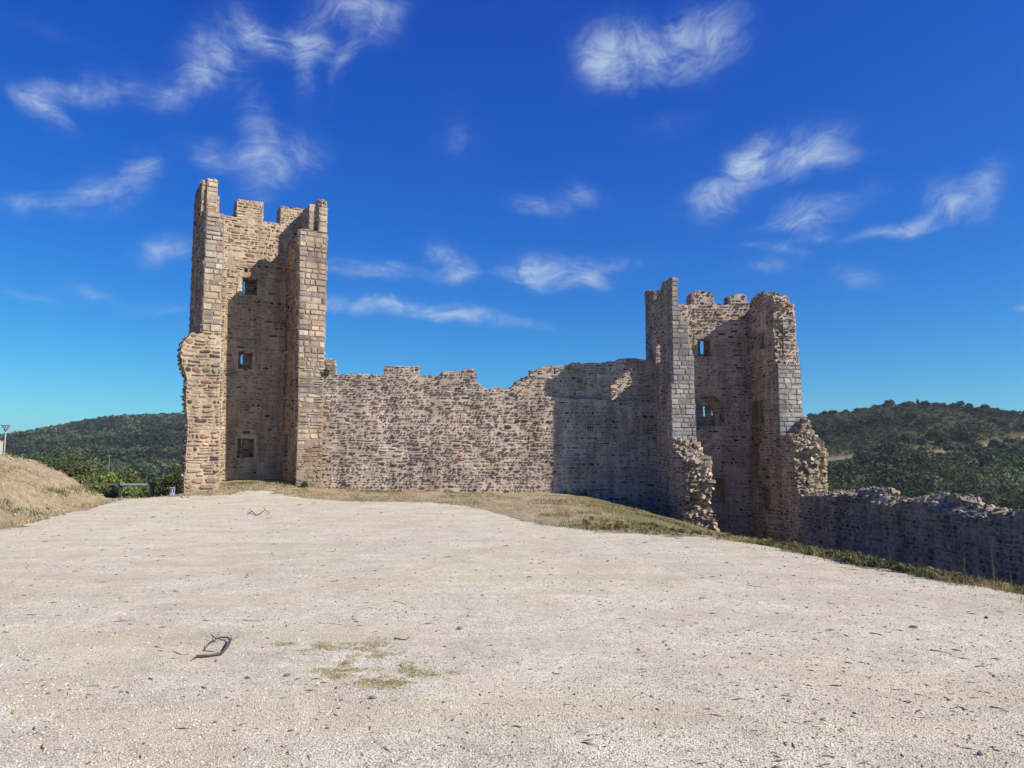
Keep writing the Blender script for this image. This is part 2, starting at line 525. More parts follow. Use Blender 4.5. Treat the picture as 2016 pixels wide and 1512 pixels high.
def wall(mb, fr, poly, t, holes=(), front='cool', back=None, edge=None, mort=None, vmin=None, n0=0.0, edge_min=.1):
    """extruded wall: front face on the frame's plane moved by n0 along its normal, thickness t backwards"""
    loops = [list(poly)] + [list(h) for h in holes]
    if area(loops[0]) < 0: loops[0].reverse()
    for h in loops[1:]:
        if area(h) > 0: h.reverse()
    fs = front if isinstance(front, str) else front[-1][1]
    mc = mort or MORTAR[STY[fs][0]]
    flat = [p for lp in loops for p in lp]
    tris = tessellate_polygon([[Vector((p[0], p[1], 0)) for p in lp] for lp in loops])
    n = len(flat)
    V3 = [fr.pt(u, z, n0) for u, z in flat] + [fr.pt(u, z, n0 - t) for u, z in flat]
    fc = []
    for tr in tris:
        a, b, c = tr
        ar = (flat[b][0] - flat[a][0]) * (flat[c][1] - flat[a][1]) - (flat[c][0] - flat[a][0]) * (flat[b][1] - flat[a][1])
        if ar < 0: b, c = c, b
        fc.append((a, b, c)); fc.append((a + n, c + n, b + n))
    o = 0
    for lp in loops:
        m = len(lp)
        for i in range(m):
            a, b = o + i, o + (i + 1) % m
            fc.append((b, a, a + n, b + n))
        o += m
    mb.add(V3, fc, mc)
    Z = Vector((0, 0, 1))
    O = fr.pt(0, 0, n0)
    if front: lay(mb, O, fr.U, Z, fr.N, loops, front, vmin)
    if back:
        Ob = fr.pt(0, 0, n0 - t)
        lay(mb, Ob, -fr.U, Z, -fr.N, [[(-u, z) for u, z in lp] for lp in loops], back, vmin)
    es = edge if edge is not None else (front if isinstance(front, str) else None)
    for lp in loops:
        m = len(lp)
        for i in range(m):
            (u0, z0), (u1, z1) = lp[i], lp[(i + 1) % m]
            L = math.hypot(u1 - u0, z1 - z0)
            if L < edge_min or edge is False: continue
            d = Vector((u1 - u0, z1 - z0)) / L
            nrm = fr.U * d.y - Z * d.x          # outward for a CCW loop
            if d.x > .7 and z0 < -.3: continue   # underside
            e = es
            zlo = min(z0, z1)
            if abs(d.y) > .7:
                if isinstance(es, list) or es is None:
                    e = front
                base = fr.pt(u0, 0, n0) if True else None
                du = (u1 - u0) / (z1 - z0) if abs(z1 - z0) > 1e-6 else 0
                A = fr.pt(u0 - du * z0, 0, n0)
                Vv = Vector((fr.U.x * du, fr.U.y * du, 1))
                lay(mb, A, -fr.N, Vv, nrm.normalized(), [[(0.0, zlo), (t, zlo), (t, max(z0, z1)), (0.0, max(z0, z1))]], e if e else 'cool', vmin)
            else:
                A = fr.pt(u0, z0, n0)
                Uv = (fr.U * d.x + Z * d.y)
                e2 = e if isinstance(e, str) else (front if isinstance(front, str) else front[-1][1])
                lay(mb, A, Uv, -fr.N, nrm, [[(0.0, 0.0), (L, 0.0), (L, t), (0.0, t)]], e2)

ICO = None
def ico():
    global ICO
    if ICO is None:
        p = (1 + 5 ** .5) / 2
        v = [(-1, p, 0), (1, p, 0), (-1, -p, 0), (1, -p, 0), (0, -1, p), (0, 1, p), (0, -1, -p), (0, 1, -p), (p, 0, -1), (p, 0, 1), (-p, 0, -1), (-p, 0, 1)]
        f = [(0, 11, 5), (0, 5, 1), (0, 1, 7), (0, 7, 10), (0, 10, 11), (1, 5, 9), (5, 11, 4), (11, 10, 2), (10, 7, 6), (7, 1, 8), (3, 9, 4), (3, 4, 2), (3, 2, 6), (3, 6, 8), (3, 8, 9), (4, 9, 5), (2, 4, 11), (6, 2, 10), (8, 6, 7), (9, 8, 1)]
        ICO = ([Vector(x).normalized() for x in v], f)
    return ICO
from mathutils import Euler
def rock(mb, c, size, col=None, flat=.6, pal='core'):
    e = Euler((random.gauss(0, .22), random.gauss(0, .22), random.uniform(0, 6.28))).to_matrix()
    size *= random.choice((.4, .55, .75, 1.0, 1.0, 1.4))
    sx, sy, sz = size * random.uniform(.6, 1.3), size * random.uniform(.45, .9), size * flat * random.uniform(.35, 1.1)
    V = []
    for dz in (-1, 1):
        for dx, dy in ((-1, -1), (0, -1.15), (1, -1), (1, 1), (-1, 1)):
            k = random.uniform(.6, 1.05)
            V.append(c + e @ Vector((dx * sx * k * .8, dy * sy * random.uniform(.6, 1.05) * .8, dz * sz * random.uniform(.55, 1.1) * .8)))
    mb.add(V, [(4, 3, 2, 1, 0), (5, 6, 7, 8, 9), (0, 1, 6, 5), (1, 2, 7, 6), (2, 3, 8, 7), (3, 4, 9, 8), (4, 0, 5, 9)], col or pick(pal))

def rough(mb, A, B, C, D, amp=.14, step=.07, lift=.02):
    """broken mortared core: an uneven sheet over the quad A B C D"""
    N = (B - A).cross(D - A).normalized()
    nu = max(2, int((B - A).length / step)); nv = max(2, int((D - A).length / step))
    V = []; base = len(mb.v)
    for j in range(nv + 1):
        for i in range(nu + 1):
            s_, t_ = i / nu, j / nv
            p = (A * (1 - s_) + B * s_) * (1 - t_) + (D * (1 - s_) + C * s_) * t_
            q = Vector((p.x, p.y, p.z * 1.6))
            d = mnoise.noise(q * 2.2) * 1.0 + mnoise.noise(q * 5.5 + Vector((3, 9, 1))) * .8 + mnoise.noise(q * 12) * .4
            V.append(p + N * (lift + amp * d) + Vector((mnoise.noise(q * 6 + Vector((5, 0, 0))), mnoise.noise(q * 6 + Vector((0, 5, 0))), mnoise.noise(q * 6 + Vector((0, 0, 5))))) * .03)
    W_ = nu + 1
    for j in range(nv):
        for i in range(nu):
            a = j * W_ + i
            ids = [a, a + 1, a + 1 + W_, a + W_]
            k = 1
            cc = pick('core')
            mb.add([V[q] for q in ids], [(0, 1, 2, 3)], tuple(x * k for x in cc))
def rocks_on(mb, A, B, C, D, n, size, push=(0, .08), pal='core'):
    """rocks over the quad A B C D (bilinear), pushed along its normal"""
    N = (B - A).cross(D - A).normalized()
    for _ in range(n):
        s, t = random.random(), random.random()
        p = (A * (1 - s) + B * s) * (1 - t) + (D * (1 - s) + C * s) * t
        rock(mb, p + N * random.uniform(*push), random.uniform(*size), pal=pal)

def rocks_along(mb, fr, pts, t, n, size, n0=0.0, pal='core', up=.02):
    """rocks over the top of a wall along a (u,z) polyline"""
    ls = [math.hypot(pts[i + 1][0] - pts[i][0], pts[i + 1][1] - pts[i][1]) for i in range(len(pts) - 1)]
    for _ in range(n):
        r = random.random() * sum(ls)
        for i, l in enumerate(ls):
            if r <= l: break
            r -= l
        f = r / max(l, 1e-6)
        u = pts[i][0] + (pts[i + 1][0] - pts[i][0]) * f; z = pts[i][1] + (pts[i + 1][1] - pts[i][1]) * f
        rock(mb, fr.pt(u, z + random.uniform(-.03, up), n0 - random.uniform(.03, t - .03)), random.uniform(*size), pal=pal)

def rect(u0, z0, u1, z1):
    return [(u0, z0), (u1, z0), (u1, z1), (u0, z1)]
def pxrect(fr, x0, y0, x1, y1):
    a = fr.uz(x0, y1); b = fr.uz(x1, y1); c = fr.uz(x1, y0); d = fr.uz(x0, y0)
    u0 = (a[0] + d[0]) / 2; u1 = (b[0] + c[0]) / 2; z0 = (a[1] + b[1]) / 2; z1 = (c[1] + d[1]) / 2
    return rect(u0, z0, u1, z1)

def surround(fr, parent, r, n0=0.0, col=(.50, .42, .33), w=.13, lint=.15, sill=True, name='window_surround'):
    """dressed stones round an opening r=(u0,z0,u1,z1): jambs, lintel and sill, proud of the wall"""
    mb = MB()
    u0, z0, u1, z1 = r[0][0], r[0][1], r[2][0], r[2][1]
    Z = Vector((0, 0, 1)); O = fr.pt(0, 0, n0)
    def blk(a, b, c, d):
        k = random.uniform(.88, 1.1)
        pp = .035
        c3 = tuple(x * k for x in col)
        P = [fr.pt(a, b, n0 - .05), fr.pt(c, b, n0 - .05), fr.pt(c, d, n0 - .05), fr.pt(a, d, n0 - .05),
             fr.pt(a + .006, b + .006, n0 + pp), fr.pt(c - .006, b + .006, n0 + pp), fr.pt(c - .006, d - .006, n0 + pp), fr.pt(a + .006, d - .006, n0 + pp)]
        mb.add(P, [(0, 1, 5, 4), (1, 2, 6, 5), (2, 3, 7, 6), (3, 0, 4, 7), (4, 5, 6, 7)], c3)
    z = z0
    while z < z1 - .02:
        h = min(random.uniform(.18, .3), z1 - z)
        if z1 - z - h < .08: h = z1 - z
        blk(u0 - w * random.uniform(.8, 1.9), z, u0, z + h)
        blk(u1, z, u1 + w * random.uniform(.8, 1.9), z + h)
        z += h
    blk(u0 - w * 1.2, z1, u1 + w * 1.2, z1 + lint)
    if sill: blk(u0 - w, z0 - .09, u1 + w, z0)
    return mb.build(name, M_MAS, parent)

# ==================================================================== LEFT TOWER
A_L = 30.0
OL = Vector(((391 - 1008) / F * 30.5 / (CP - 0.0), 30.5, 0)); OL.x = -12.44
UL, NL = frame_vecs(R(A_L)); WL = -NL
def TL(u, w): return OL + UL * u + WL * w
tl = thing('castle_tower', (TL(2.5, 1.6).x, TL(2.5, 1.6).y, 0.2), 'tall open backed stone castle tower with pale dressed corner piers at the left', 'tower', 'ruined castle towers')
fr_f = Frame(TL(0, 0), A_L)
ZB = -.6
z_a = fr_f.uz(388, 655)[1]
# left pier
mb = MB()
pl = fr_f.poly([(441, 424), (440, 500), (437, 560), (433, 652), (433, 760), (432, 880), (431, 955)])
top = pl[0][1]
poly = [(0, ZB), (pl[-1][0], ZB)] + pl[::-1] + [(0, top + .08)]
wall(mb, fr_f, poly, .5, front=[(z_a - .02, 'warm'), (1e9, 'ashwarm')], vmin=-.2)
mb.build('pier', M_MAS, tl)
# torn stub of the lost curtain on its left
mb = MB()
st = fr_f.poly([(384, 655), (374, 660), (366, 668), (359, 676), (356, 690), (355, 702), (359, 708), (358, 716), (365, 734), (369, 748), (366, 775), (367, 800), (370, 840), (367, 880), (365, 905), (366, 925), (362, 940), (362, 975)])
rt_ = fr_f.poly([(431.5, 975), (431.5, 940), (433.5, 860), (432, 780), (435, 700), (434, 655)])
poly = [(rt_[0][0], ZB)] + rt_ + [(0.02, st[0][1])] + st[1:] + [(st[-1][0], ZB)]
wall(mb, fr_f, poly, .75, front='stub', edge='core', vmin=-.2, n0=.045)
rocks_along(mb, fr_f, st, .7, 110, (.07, .15), n0=.08, pal='warm')
mb.build('broken_wall_stub', M_MAS, tl)
# rubble facing that laps over the lower pier
mb = MB()
q = fr_f.poly([(433, 655), (384, 655), (380, 662), (373, 980), (433, 980)])
rocks_on(mb, fr_f.pt(*q[4], .0), fr_f.pt(q[3][0] + .1, q[3][1], .0), fr_f.pt(q[1][0] + .08, q[1][1], .0), fr_f.pt(*q[0], .0), 0, (.05, .1))
# side wall (outer face to the left)
SW = .97
fr_sl = Frame(TL(0, 3.8), A_L - 90)
ztop = top + .05
mb = MB()
wall(mb, fr_sl, [(0, ZB), (3.28, ZB), (3.28, ztop), (0, ztop)], SW, front='warm', back='warm', vmin=-1)
mb.build('side_wall', M_MAS, tl)
# left parapet on the outer edge
mb = MB()
zt = lambda px, py, u, w: at_depth(px, py, TL(u, w).y).z
zf = zt(400, 347, 0, 0); zr = zt(384, 366, 0, 2.4); zb2 = zt(379, 377, 0, 3.2)
wall(mb, fr_sl, [(0, ztop - .03), (3.8, ztop - .03), (3.8, zf - .18), (3.6, zf - .02), (3.25, zf - .1), (3.12, zf - .45), (2.95, zf - .5), (2.9, ztop + .3), (2.25, ztop + .25), (2.22, zr), (1.4, zr + .02), (1.35, zb2), (.05, zb2 - .05)], .40, front='warm', edge='ashwarm', n0=.0)
rocks_along(mb, fr_sl, [(3.7, zf - .1), (3.25, zf - .12)], .4, 14, (.08, .15), pal='core')
mb.build('parapet', M_MAS, tl)
# back wall (inner face looks at us)
fr_b = Frame(TL(0, 2.95), A_L)
def crest(px, py): return fr_b.uz(px, py)
c = fr_b.poly([(415, 384), (432, 386), (431, 421), (466, 428), (467, 392), (519, 398), (518, 436), (552, 441), (553, 405), (584, 411)])
u5 = 4.98
c = [(0.02, c[0][1])] + c[1:] + [(u5, c[-1][1])]
bp_ = [(0.02, ZB), (u5, ZB)] + [tuple(x) for x in c[::-1]]
h1 = pxrect(fr_b, 477, 547, 507, 581); h2 = pxrect(fr_b, 469, 692, 497, 727); h3 = pxrect(fr_b, 467, 863, 500, 902)
hp = pxrect(fr_b, 481, 528, 488, 536)
mb = MB()
zq = fr_b.uz(450, 470)[1]
wall(mb, fr_b, bp_, .62, holes=[h1, h2, h3, hp], front='warm', vmin=-.1)
fr_bo = Frame(TL(0, 3.57), A_L)
bo = [(0.02, ZB), (u5, ZB)] + [tuple(x) for x in c[::-1]]
s1 = pxrect(fr_bo, 478.6, 552, 483.4, 580); s2 = pxrect(fr_bo, 474.0, 697, 479.2, 717); s3 = pxrect(fr_bo, 474, 866, 477.5, 900)
wall(mb, fr_bo, bo, .35, holes=[s1, s2, s3], front=None, back='warm', edge=False, mort=MORTAR['warm']) if False else None
# outer leaf
def leaf(mb, fr, poly, t, holes, sty, n0=0.0, f=None, bk=None):
    wall(mb, fr, poly, t, holes=holes, front=f or sty, back=bk, n0=n0)
leaf(mb, fr_bo, bo, .15, [s1, s2, s3], 'warm', bk='warm', n0=-.004)
mb.build('back_wall', M_MAS, tl)
for h in (h1, h2, h3):
    surround(fr_b, tl, h, col=(.46, .38, .30))
# right side wall, inner face looking left
fr_sr = Frame(TL(4.0, 2.95), A_L - 90)
ztr = fr_f.uz(592, 449)[1]
n1 = pxrect(fr_sr, 563, 541, 572, 574); n2 = pxrect(fr_sr, 558, 697, 568, 729); n3 = pxrect(fr_sr, 558, 855, 568, 899)
mb = MB()
sp = [(0, ZB), (2.47, ZB), (2.47, ztr), (0, ztr)]
wall(mb, fr_sr, sp, .42, holes=[n1, n2, n3], front='warm', vmin=-.1)
wall(mb, fr_sr, sp, .56, front='warm', back='warm', n0=-.424, vmin=-1)
mb.build('side_wall', M_MAS, tl)
for h in (n1, n2, n3):
    surround(fr_sr, tl, h, col=(.44, .36, .29), w=.08, name='niche_surround')
# right pier
mb = MB()
pr_ = fr_f.poly([(590, 450), (614, 454), (622, 456)])
e0 = fr_f.uz(583, 955)[0]; e1 = fr_f.uz(588, 600)[0]; e2 = fr_f.uz(590, 452)[0]
zm = fr_f.uz(600, 705)[1]
wall(mb, fr_f, [(e0, ZB), (5.0, ZB), (5.0, pr_[0][1]), (e2, pr_[0][1]), (e1, fr_f.uz(588, 600)[1]), (e0, fr_f.uz(585, 800)[1])], .48,
     front=[(fr_f.uz(600, 880)[1], 'warm'), (zm, 'mixwarm'), (1e9, 'ashwarm')], vmin=-.1)
mb.build('pier', M_MAS, tl)
# right parapet, thin, on the outer edge
mb = MB()
fr_pr = Frame(TL(4.62, 3.8), A_L - 90)
z1 = pr_[0][1]
zpf = fr_f.uz(630, 408)[1]; zpt = fr_f.uz(625, 388)[1]; zrr = at_depth(600, 401, TL(4.6, 1.6).y).z
wall(mb, fr_pr, [(0, z1 - .02), (3.8, z1 - .02), (3.8, zpf), (3.7, zpf + .05), (3.62, zpt - .05), (3.25, zpt), (3.0, zpt - .3), (2.88, z1 + .35), (2.19, z1 + .3), (2.17, zrr), (0, zrr - .05)], .36, front='cool', edge='ashwarm', back='warm')
rocks_along(mb, fr_pr, [(3.75, zpf + .08), (3.62, zpt - .04), (3.2, zpt)], .36, 26, (.07, .14), pal='warm')
mb.build('parapet', M_MAS, tl)

# ==================================================================== RIGHT TOWER
A_R = 4.0
OR_ = Vector((6.74, 32.5, 0))
UR, NR = frame_vecs(R(A_R)); WR = -NR
def TR(u, w): return OR_ + UR * u + WR * w
tr_ = thing('castle_tower', (TR(2.8, 2).x, TR(2.8, 2).y, -1.8), 'shorter ruined castle tower with grey piers, arched window and crumbling top at the right', 'tower', 'ruined castle towers')
g_f = Frame(TR(0, 0), A_R)
ZR = -3.0
# left pier
mb = MB()
pts = [(1318, 546), (1333, 548), (1335, 602), (1340, 604), (1341, 632), (1354, 634), (1355, 680), (1366, 698), (1367, 760), (1371, 864)]
p = g_f.poly(pts)
u_up = g_f.uz(1318, 600)[0]
zl = g_f.uz(1320, 755)[1]; zb = g_f.uz(1330, 866)[1]
poly = [(0.02, zb), (p[-1][0], zb)] + p[::-1][1:-1] + [(p[1][0] - .02, p[1][1]), (.12, p[0][1]), (.10, zl), (0.0, zl - .01)]
wall(mb, g_f, poly, .55, front='ashgrey')
rocks_along(mb, g_f, [p[0], p[1]], .5, 12, (.08, .14), pal='cool')
mb.build('pier', M_MAS, tr_)
# lower core of the pier stands on the torn wall below it
mb = MB()
g_sl = Frame(TR(0, 4.2), A_R - 90)
q = g_sl.poly([(1323, 866), (1326, 878), (1333, 893), (1341, 903), (1350, 908), (1350, 935), (1349, 965), (1345, 1000), (1347, 1015)])
uq = [max(4.2, x[0]) for x in q]
lp = [(3.6, ZR), (uq[-1] + .1, ZR)] + [(uq[i], q[i][1]) for i in range(len(q) - 1, -1, -1)] + [(3.6, q[0][1])]
wall(mb, g_sl, lp, 1.05, front='cool', edge='core')
for i in range(len(q) - 1):
    A = g_sl.pt(uq[i + 1], q[i + 1][1], 0); B = g_sl.pt(uq[i + 1], q[i + 1][1], -1.05)
    C = g_sl.pt(uq[i], q[i][1], -1.05); D = g_sl.pt(uq[i], q[i][1], 0)
    rough(mb, A, B, C, D, .13)
    rocks_on(mb, A, B, C, D, int(6 + 75 * (A - D).length), (.07, .20), (-.06, .07))
# tumbled foot
for _ in range(110):
    s = random.random()
    b = g_sl.pt(uq[-1] + random.uniform(-.1, .6) * s, q[-1][1] - 1.1 * s + random.uniform(-.1, .25), -random.uniform(.1, 1.25))
    rock(mb, b, random.uniform(.08, .22))
mb.build('broken_wall_stub', M_MAS, tr_)
# left side wall
z_s = lambda px, py, w: at_depth(px, py, TR(0, w).y).z
q = [(4.2, z_s(1317, 548, 0)), (3.75, z_s(1308, 549, .5)), (3.7, z_s(1307, 556, .6)), (3.05, z_s(1301, 561, 1.2)), (2.95, z_s(1298, 572, 1.3)), (2.2, z_s(1290, 573, 2)), (2.15, z_s(1288, 590, 2)), (1.6, z_s(1285, 590, 2.6)), (1.55, z_s(1283, 574, 2.6)), (0.3, z_s(1275, 573, 3.9)), (0, z_s(1273, 578, 4.2))]
hl = pxrect(g_sl, 1293, 664, 1301, 714)
hl = rect(min(hl[0][0], hl[1][0]), hl[0][1], max(hl[0][0], hl[1][0]), hl[2][1])
mb = MB()
wall(mb, g_sl, [(0, ZR), (3.66, ZR)] + [(min(3.66, a), b) for a, b in q[1:]], .42, holes=[hl], front='cool', n0=.0)
qi = [(min(3.66, a), min(b, z_s(1300, 604, 1))) for a, b in q[1:]]
wall(mb, g_sl, [(0, ZR), (3.66, ZR), (3.66, qi[0][1]), (0, qi[0][1])], .56, holes=[rect(hl[0][0] - .12, hl[0][1] - .1, hl[2][0] + .25, hl[2][1] + .1)], front=None, back='cool', n0=-.424, edge='cool', mort=MORTAR['cool']) if False else None
zin = qi[0][1]
wall(mb, g_sl, [(0, ZR), (3.66, ZR), (3.66, zin), (0, zin)], .56, holes=[rect(hl[0][0] - .15, hl[0][1] - .05, hl[2][0] + .35, hl[2][1] + 1.0)], front='cool', back='cool', n0=-.424)
rocks_along(mb, g_sl, [x for x in q[1:]], .4, 60, (.06, .13), pal='cool')
mb.build('side_wall', M_MAS, tr_)
surround(g_sl, tr_, hl, col=(.42, .37, .33), w=.10)
# back wall
g_b = Frame(TR(0, 3.4), A_R)
c = g_b.poly([(1338, 606), (1350, 603), (1361, 598), (1362, 576), (1372, 573), (1385, 574), (1398, 576), (1405, 582), (1407, 598), (1420, 602), (1436, 599), (1437, 585), (1446, 580), (1460, 579), (1470, 583), (1471, 594), (1480, 597)])
u6 = 5.6
cc = [(0.05, c[0][1])] + c + [(u6, c[-1][1])]
bp_ = [(0.05, ZR), (u6, ZR)] + cc[::-1]
def arch(fr, x0, y0, x1, y1, n=10):
    r = pxrect(fr, x0, y0, x1, y1)
    u0, z0, u1, z1 = r[0][0], r[0][1], r[2][0], r[2][1]
    rad = (u1 - u0) / 2; hh = min(rad, (z1 - z0) * .6)
    out = [(u0, z0), (u1, z0), (u1, z1 - hh)]
    for i in range(1, n):
        a = math.pi * i / n
        out.append(((u0 + u1) / 2 + rad * math.cos(a), z1 - hh + hh * math.sin(a)))
    out.append((u0, z1 - hh))
    return out
w1 = pxrect(g_b, 1373, 668, 1399, 701)
w2 = arch(g_b, 1371, 778, 1424, 840)
w3 = pxrect(g_b, 1388, 941, 1427, 990)
mb = MB()
wall(mb, g_b, bp_, .42, holes=[w1, w2, w3], front='cool')
# recessed panel in the arch, with two round headed lights
g_m = Frame(TR(0, 3.82), A_R)
w2m = arch(g_m, 1372.5, 797, 1407, 840)
wall(mb, g_m, bp_, .26, holes=[pxrect(g_m, 1374, 668, 1398, 701), w2m, pxrect(g_m, 1388, 943, 1425, 988)], front='cool', n0=-.003)
g_o = Frame(TR(0, 4.08), A_R)
wall(mb, g_o, bp_, .15, holes=[pxrect(g_o, 1378.5, 669.5, 1387, 699), arch(g_o, 1384.4, 799, 1389.8, 822), arch(g_o, 1400.6, 799, 1405.8, 820), pxrect(g_o, 1400, 946, 1403, 984)], front='cool', back='cool', n0=-.006)
rocks_along(mb, g_b, [c[3], c[4], c[5], c[6], c[7]], .7, 30, (.06, .13), pal='cool')
rocks_along(mb, g_b, [c[11], c[12], c[13], c[14]], .7, 22, (.06, .13), pal='cool')
mb.build('back_wall', M_MAS, tr_)
surround(g_b, tr_, w1, col=(.40, .33, .28))
surround(g_b, tr_, w3, col=(.36, .31, .28))
# voussoirs of the arch
mb = MB()
u0, u1 = w2[0][0], w2[1][0]; rad = (u1 - u0) / 2; zc = w2[2][1]; cx = (u0 + u1) / 2; ht = max(x[1] for x in w2) - zc
for i in range(11):
    a0 = math.pi * i / 11 + .01; a1 = math.pi * (i + 1) / 11 - .01
    P = []
    for n_ in (-.05, .035):
        for (rr, aa) in ((1, a0), (1, a1), (1.22, a1), (1.22, a0)):
            P.append(g_b.pt(cx + rad * rr * math.cos(aa), zc + ht * rr * math.sin(aa), n_))
    k = random.uniform(.85, 1.1)
    mb.add(P, [(0, 3, 7, 4), (1, 0, 4, 5), (2, 1, 5, 6), (3, 2, 6, 7), (4, 7, 6, 5)], (.40 * k, .34 * k, .29 * k))
for sgn in (0, 1):
    z = w2[0][1]
    while z < zc - .05:
        h = min(.26, zc - z)
        ua, ub = (u0 - random.uniform(.13, .25), u0) if sgn == 0 else (u1, u1 + random.uniform(.13, .25))
        P = [g_b.pt(x, y, n_) for n_ in (-.05, .035) for x, y in ((ua, z + .005), (ub, z + .005), (ub, z + h - .005), (ua, z + h - .005))]
        k = random.uniform(.85, 1.1)
        mb.add(P, [(0, 1, 5, 4), (1, 2, 6, 5), (2, 3, 7, 6), (3, 0, 4, 7), (4, 5, 6, 7)], (.40 * k, .34 * k, .29 * k))
        z += h
mb.build('window_arch', M_MAS, tr_)
# right side wall: inner face looking left
g_sr = Frame(TR(4.7, 3.4), A_R - 90)
qq = g_sr.poly([(1562, 599), (1566, 628), (1560, 642), (1560, 660), (1566, 672), (1560, 690), (1556, 714)])
zled = g_sr.uz(1535, 717)[1]
zlow = g_f.uz(1550, 858)[1]
tops = g_sr.poly([(1476, 597), (1481, 588), (1490, 580), (1502, 576), (1512, 582), (1522, 584), (1532, 593), (1538, 592)])
up_front = [(3.45, g_sr.uz(1540, 596)[1]), (3.5, g_sr.uz(1540, 625)[1]), (3.0, g_sr.uz(1534, 650)[1]), (3.1, g_sr.uz(1534, 690)[1]), (3.3, zled)]
tp = [(min(a, 3.3), b) for a, b in tops]
poly = [(0, zlow - 5.6), (3.36, zlow - 5.6), (3.36, zled)] + [(2.9, zled), (2.95, g_sr.uz(1530, 690)[1]), (2.85, g_sr.uz(1530, 650)[1]), (3.15, g_sr.uz(1534, 625)[1]), (3.1, g_sr.uz(1534, 603)[1])] + tp[::-1]
# dedupe monotone
nr1 = pxrect(g_sr, 1491, 658, 1506, 688); nr2 = pxrect(g_sr, 1478, 791, 1504, 835); nr3 = pxrect(g_sr, 1491, 960, 1519, 1006)
mb = MB()
ZL2 = zlow - 5.6
wall(mb, g_sr, poly, .42, holes=[nr1, nr2, nr3], front='cool')
wall(mb, g_sr, [(0, ZL2), (3.36, ZL2), (3.36, zled), (3.05, zled + .3), (3.12, g_sr.uz(1534, 640)[1]), (3.0, g_sr.uz(1530, 606)[1]), (2.4, tp[4][1] - .1), (0, tp[0][1])], .56, front='cool', back='cool', n0=-.424)
# torn end of the upper wall
ztop_r = g_sr.uz(1530, 600)[1]
g_u = Frame(TR(0, .42), A_R)
body = g_u.poly([(1540, 593), (1551, 594), (1561, 600), (1563, 612), (1566, 626), (1561, 636), (1558, 646), (1561, 658), (1566, 668), (1566, 680), (1571, 688), (1570, 700), (1573, 718)])
wall(mb, g_u, [(4.72, zled - .02), (body[-1][0], zled - .02)] + body[::-1] + [(4.72, body[0][1])], .6, front='core', edge='core')
LL = [g_u.pt(4.72, z_, .0) for z_ in (zled, ztop_r)]
nb = 6
for i in range(nb):
    za = zled + (ztop_r - zled) * i / nb; zb_ = zled + (ztop_r - zled) * (i + 1) / nb
    zs_ = [x[1] for x in body][::-1]; us_ = [x[0] for x in body][::-1]
    ua = float(np.interp(za, zs_, us_)); ub = float(np.interp(zb_, zs_, us_))
    A, B, C, D = g_u.pt(4.72, za, .03), g_u.pt(ua, za, -.1), g_u.pt(ub, zb_, -.1), g_u.pt(4.72, zb_, .03)
    rough(mb, A, B, C, D, .12)
    rocks_on(mb, A, B, C, D, 26, (.08, .18), (-.06, .06))
rocks_along(mb, g_u, body, .5, 60, (.07, .14), up=.0)
rocks_along(mb, g_sr, [x for x in tp if x[0] < 3.4] + [(3.1, ztop_r)], .72, 60, (.07, .13), pal='core', up=.0)
mb.build('side_wall', M_MAS, tr_)
for h in (nr1, nr2, nr3):
    surround(g_sr, tr_, h, col=(.36, .31, .28), w=.12, name='niche_surround')
# right pier
mb = MB()
wall(mb, g_f, [(4.68, zlow), (5.72, zlow), (5.70, g_f.uz(1579, 717)[1]), (4.68, g_f.uz(1535, 716)[1])], .55, front='ashgrey')
mb.build('pier', M_MAS, tr_)
# torn lower wall on the right
mb = MB()
g_sr2 = g_sr
q = g_sr2.poly([(1540, 858), (1552, 858), (1560, 862), (1566, 880), (1563, 900), (1565, 930), (1569, 955), (1575, 975), (1579, 1000)])
uq = [max(3.4, min(5.4, x[0])) for x in q]
lp = [(3.0, ZR), (uq[-1], ZR)] + [(uq[i], q[i][1]) for i in range(len(q) - 1, -1, -1)] + [(3.0, q[0][1])]
wall(mb, g_sr2, lp, 1.0, front='cool', edge='core')
for i in range(len(q) - 1):
    A = g_sr2.pt(uq[i + 1], q[i + 1][1], 0); B = g_sr2.pt(uq[i + 1], q[i + 1][1], -1.0)
    C = g_sr2.pt(uq[i], q[i][1], -1.0); D = g_sr2.pt(uq[i], q[i][1], 0)
    rough(mb, A, B, C, D, .13)
    rocks_on(mb, A, B, C, D, int(6 + 60 * (A - D).length), (.07, .19), (-.06, .08))
g_t = Frame(TR(0, -.35), A_R)
pk = g_t.poly([(1562, 862), (1572, 850), (1579, 832), (1584, 824), (1591, 826), (1596, 842), (1604, 855), (1612, 866), (1622, 870), (1624, 885), (1626, 920), (1630, 968)])
wall(mb, g_t, [(pk[0][0], ZR), (pk[-1][0], ZR)] + pk[::-1], .7, front='core', edge='core')
A, B, C, D = g_t.pt(*g_t.uz(1568, 985)), g_t.pt(*g_t.uz(1628, 985)), g_t.pt(*g_t.uz(1620, 872)), g_t.pt(*g_t.uz(1568, 860))
rough(mb, A, B, C, D, .15)
rocks_on(mb, A, B, C, D, 170, (.08, .21), (-.06, .12))
rocks_along(mb, g_t, pk, .65, 80, (.07, .15), up=.0)
mb.build('broken_wall_stub', M_MAS, tr_)

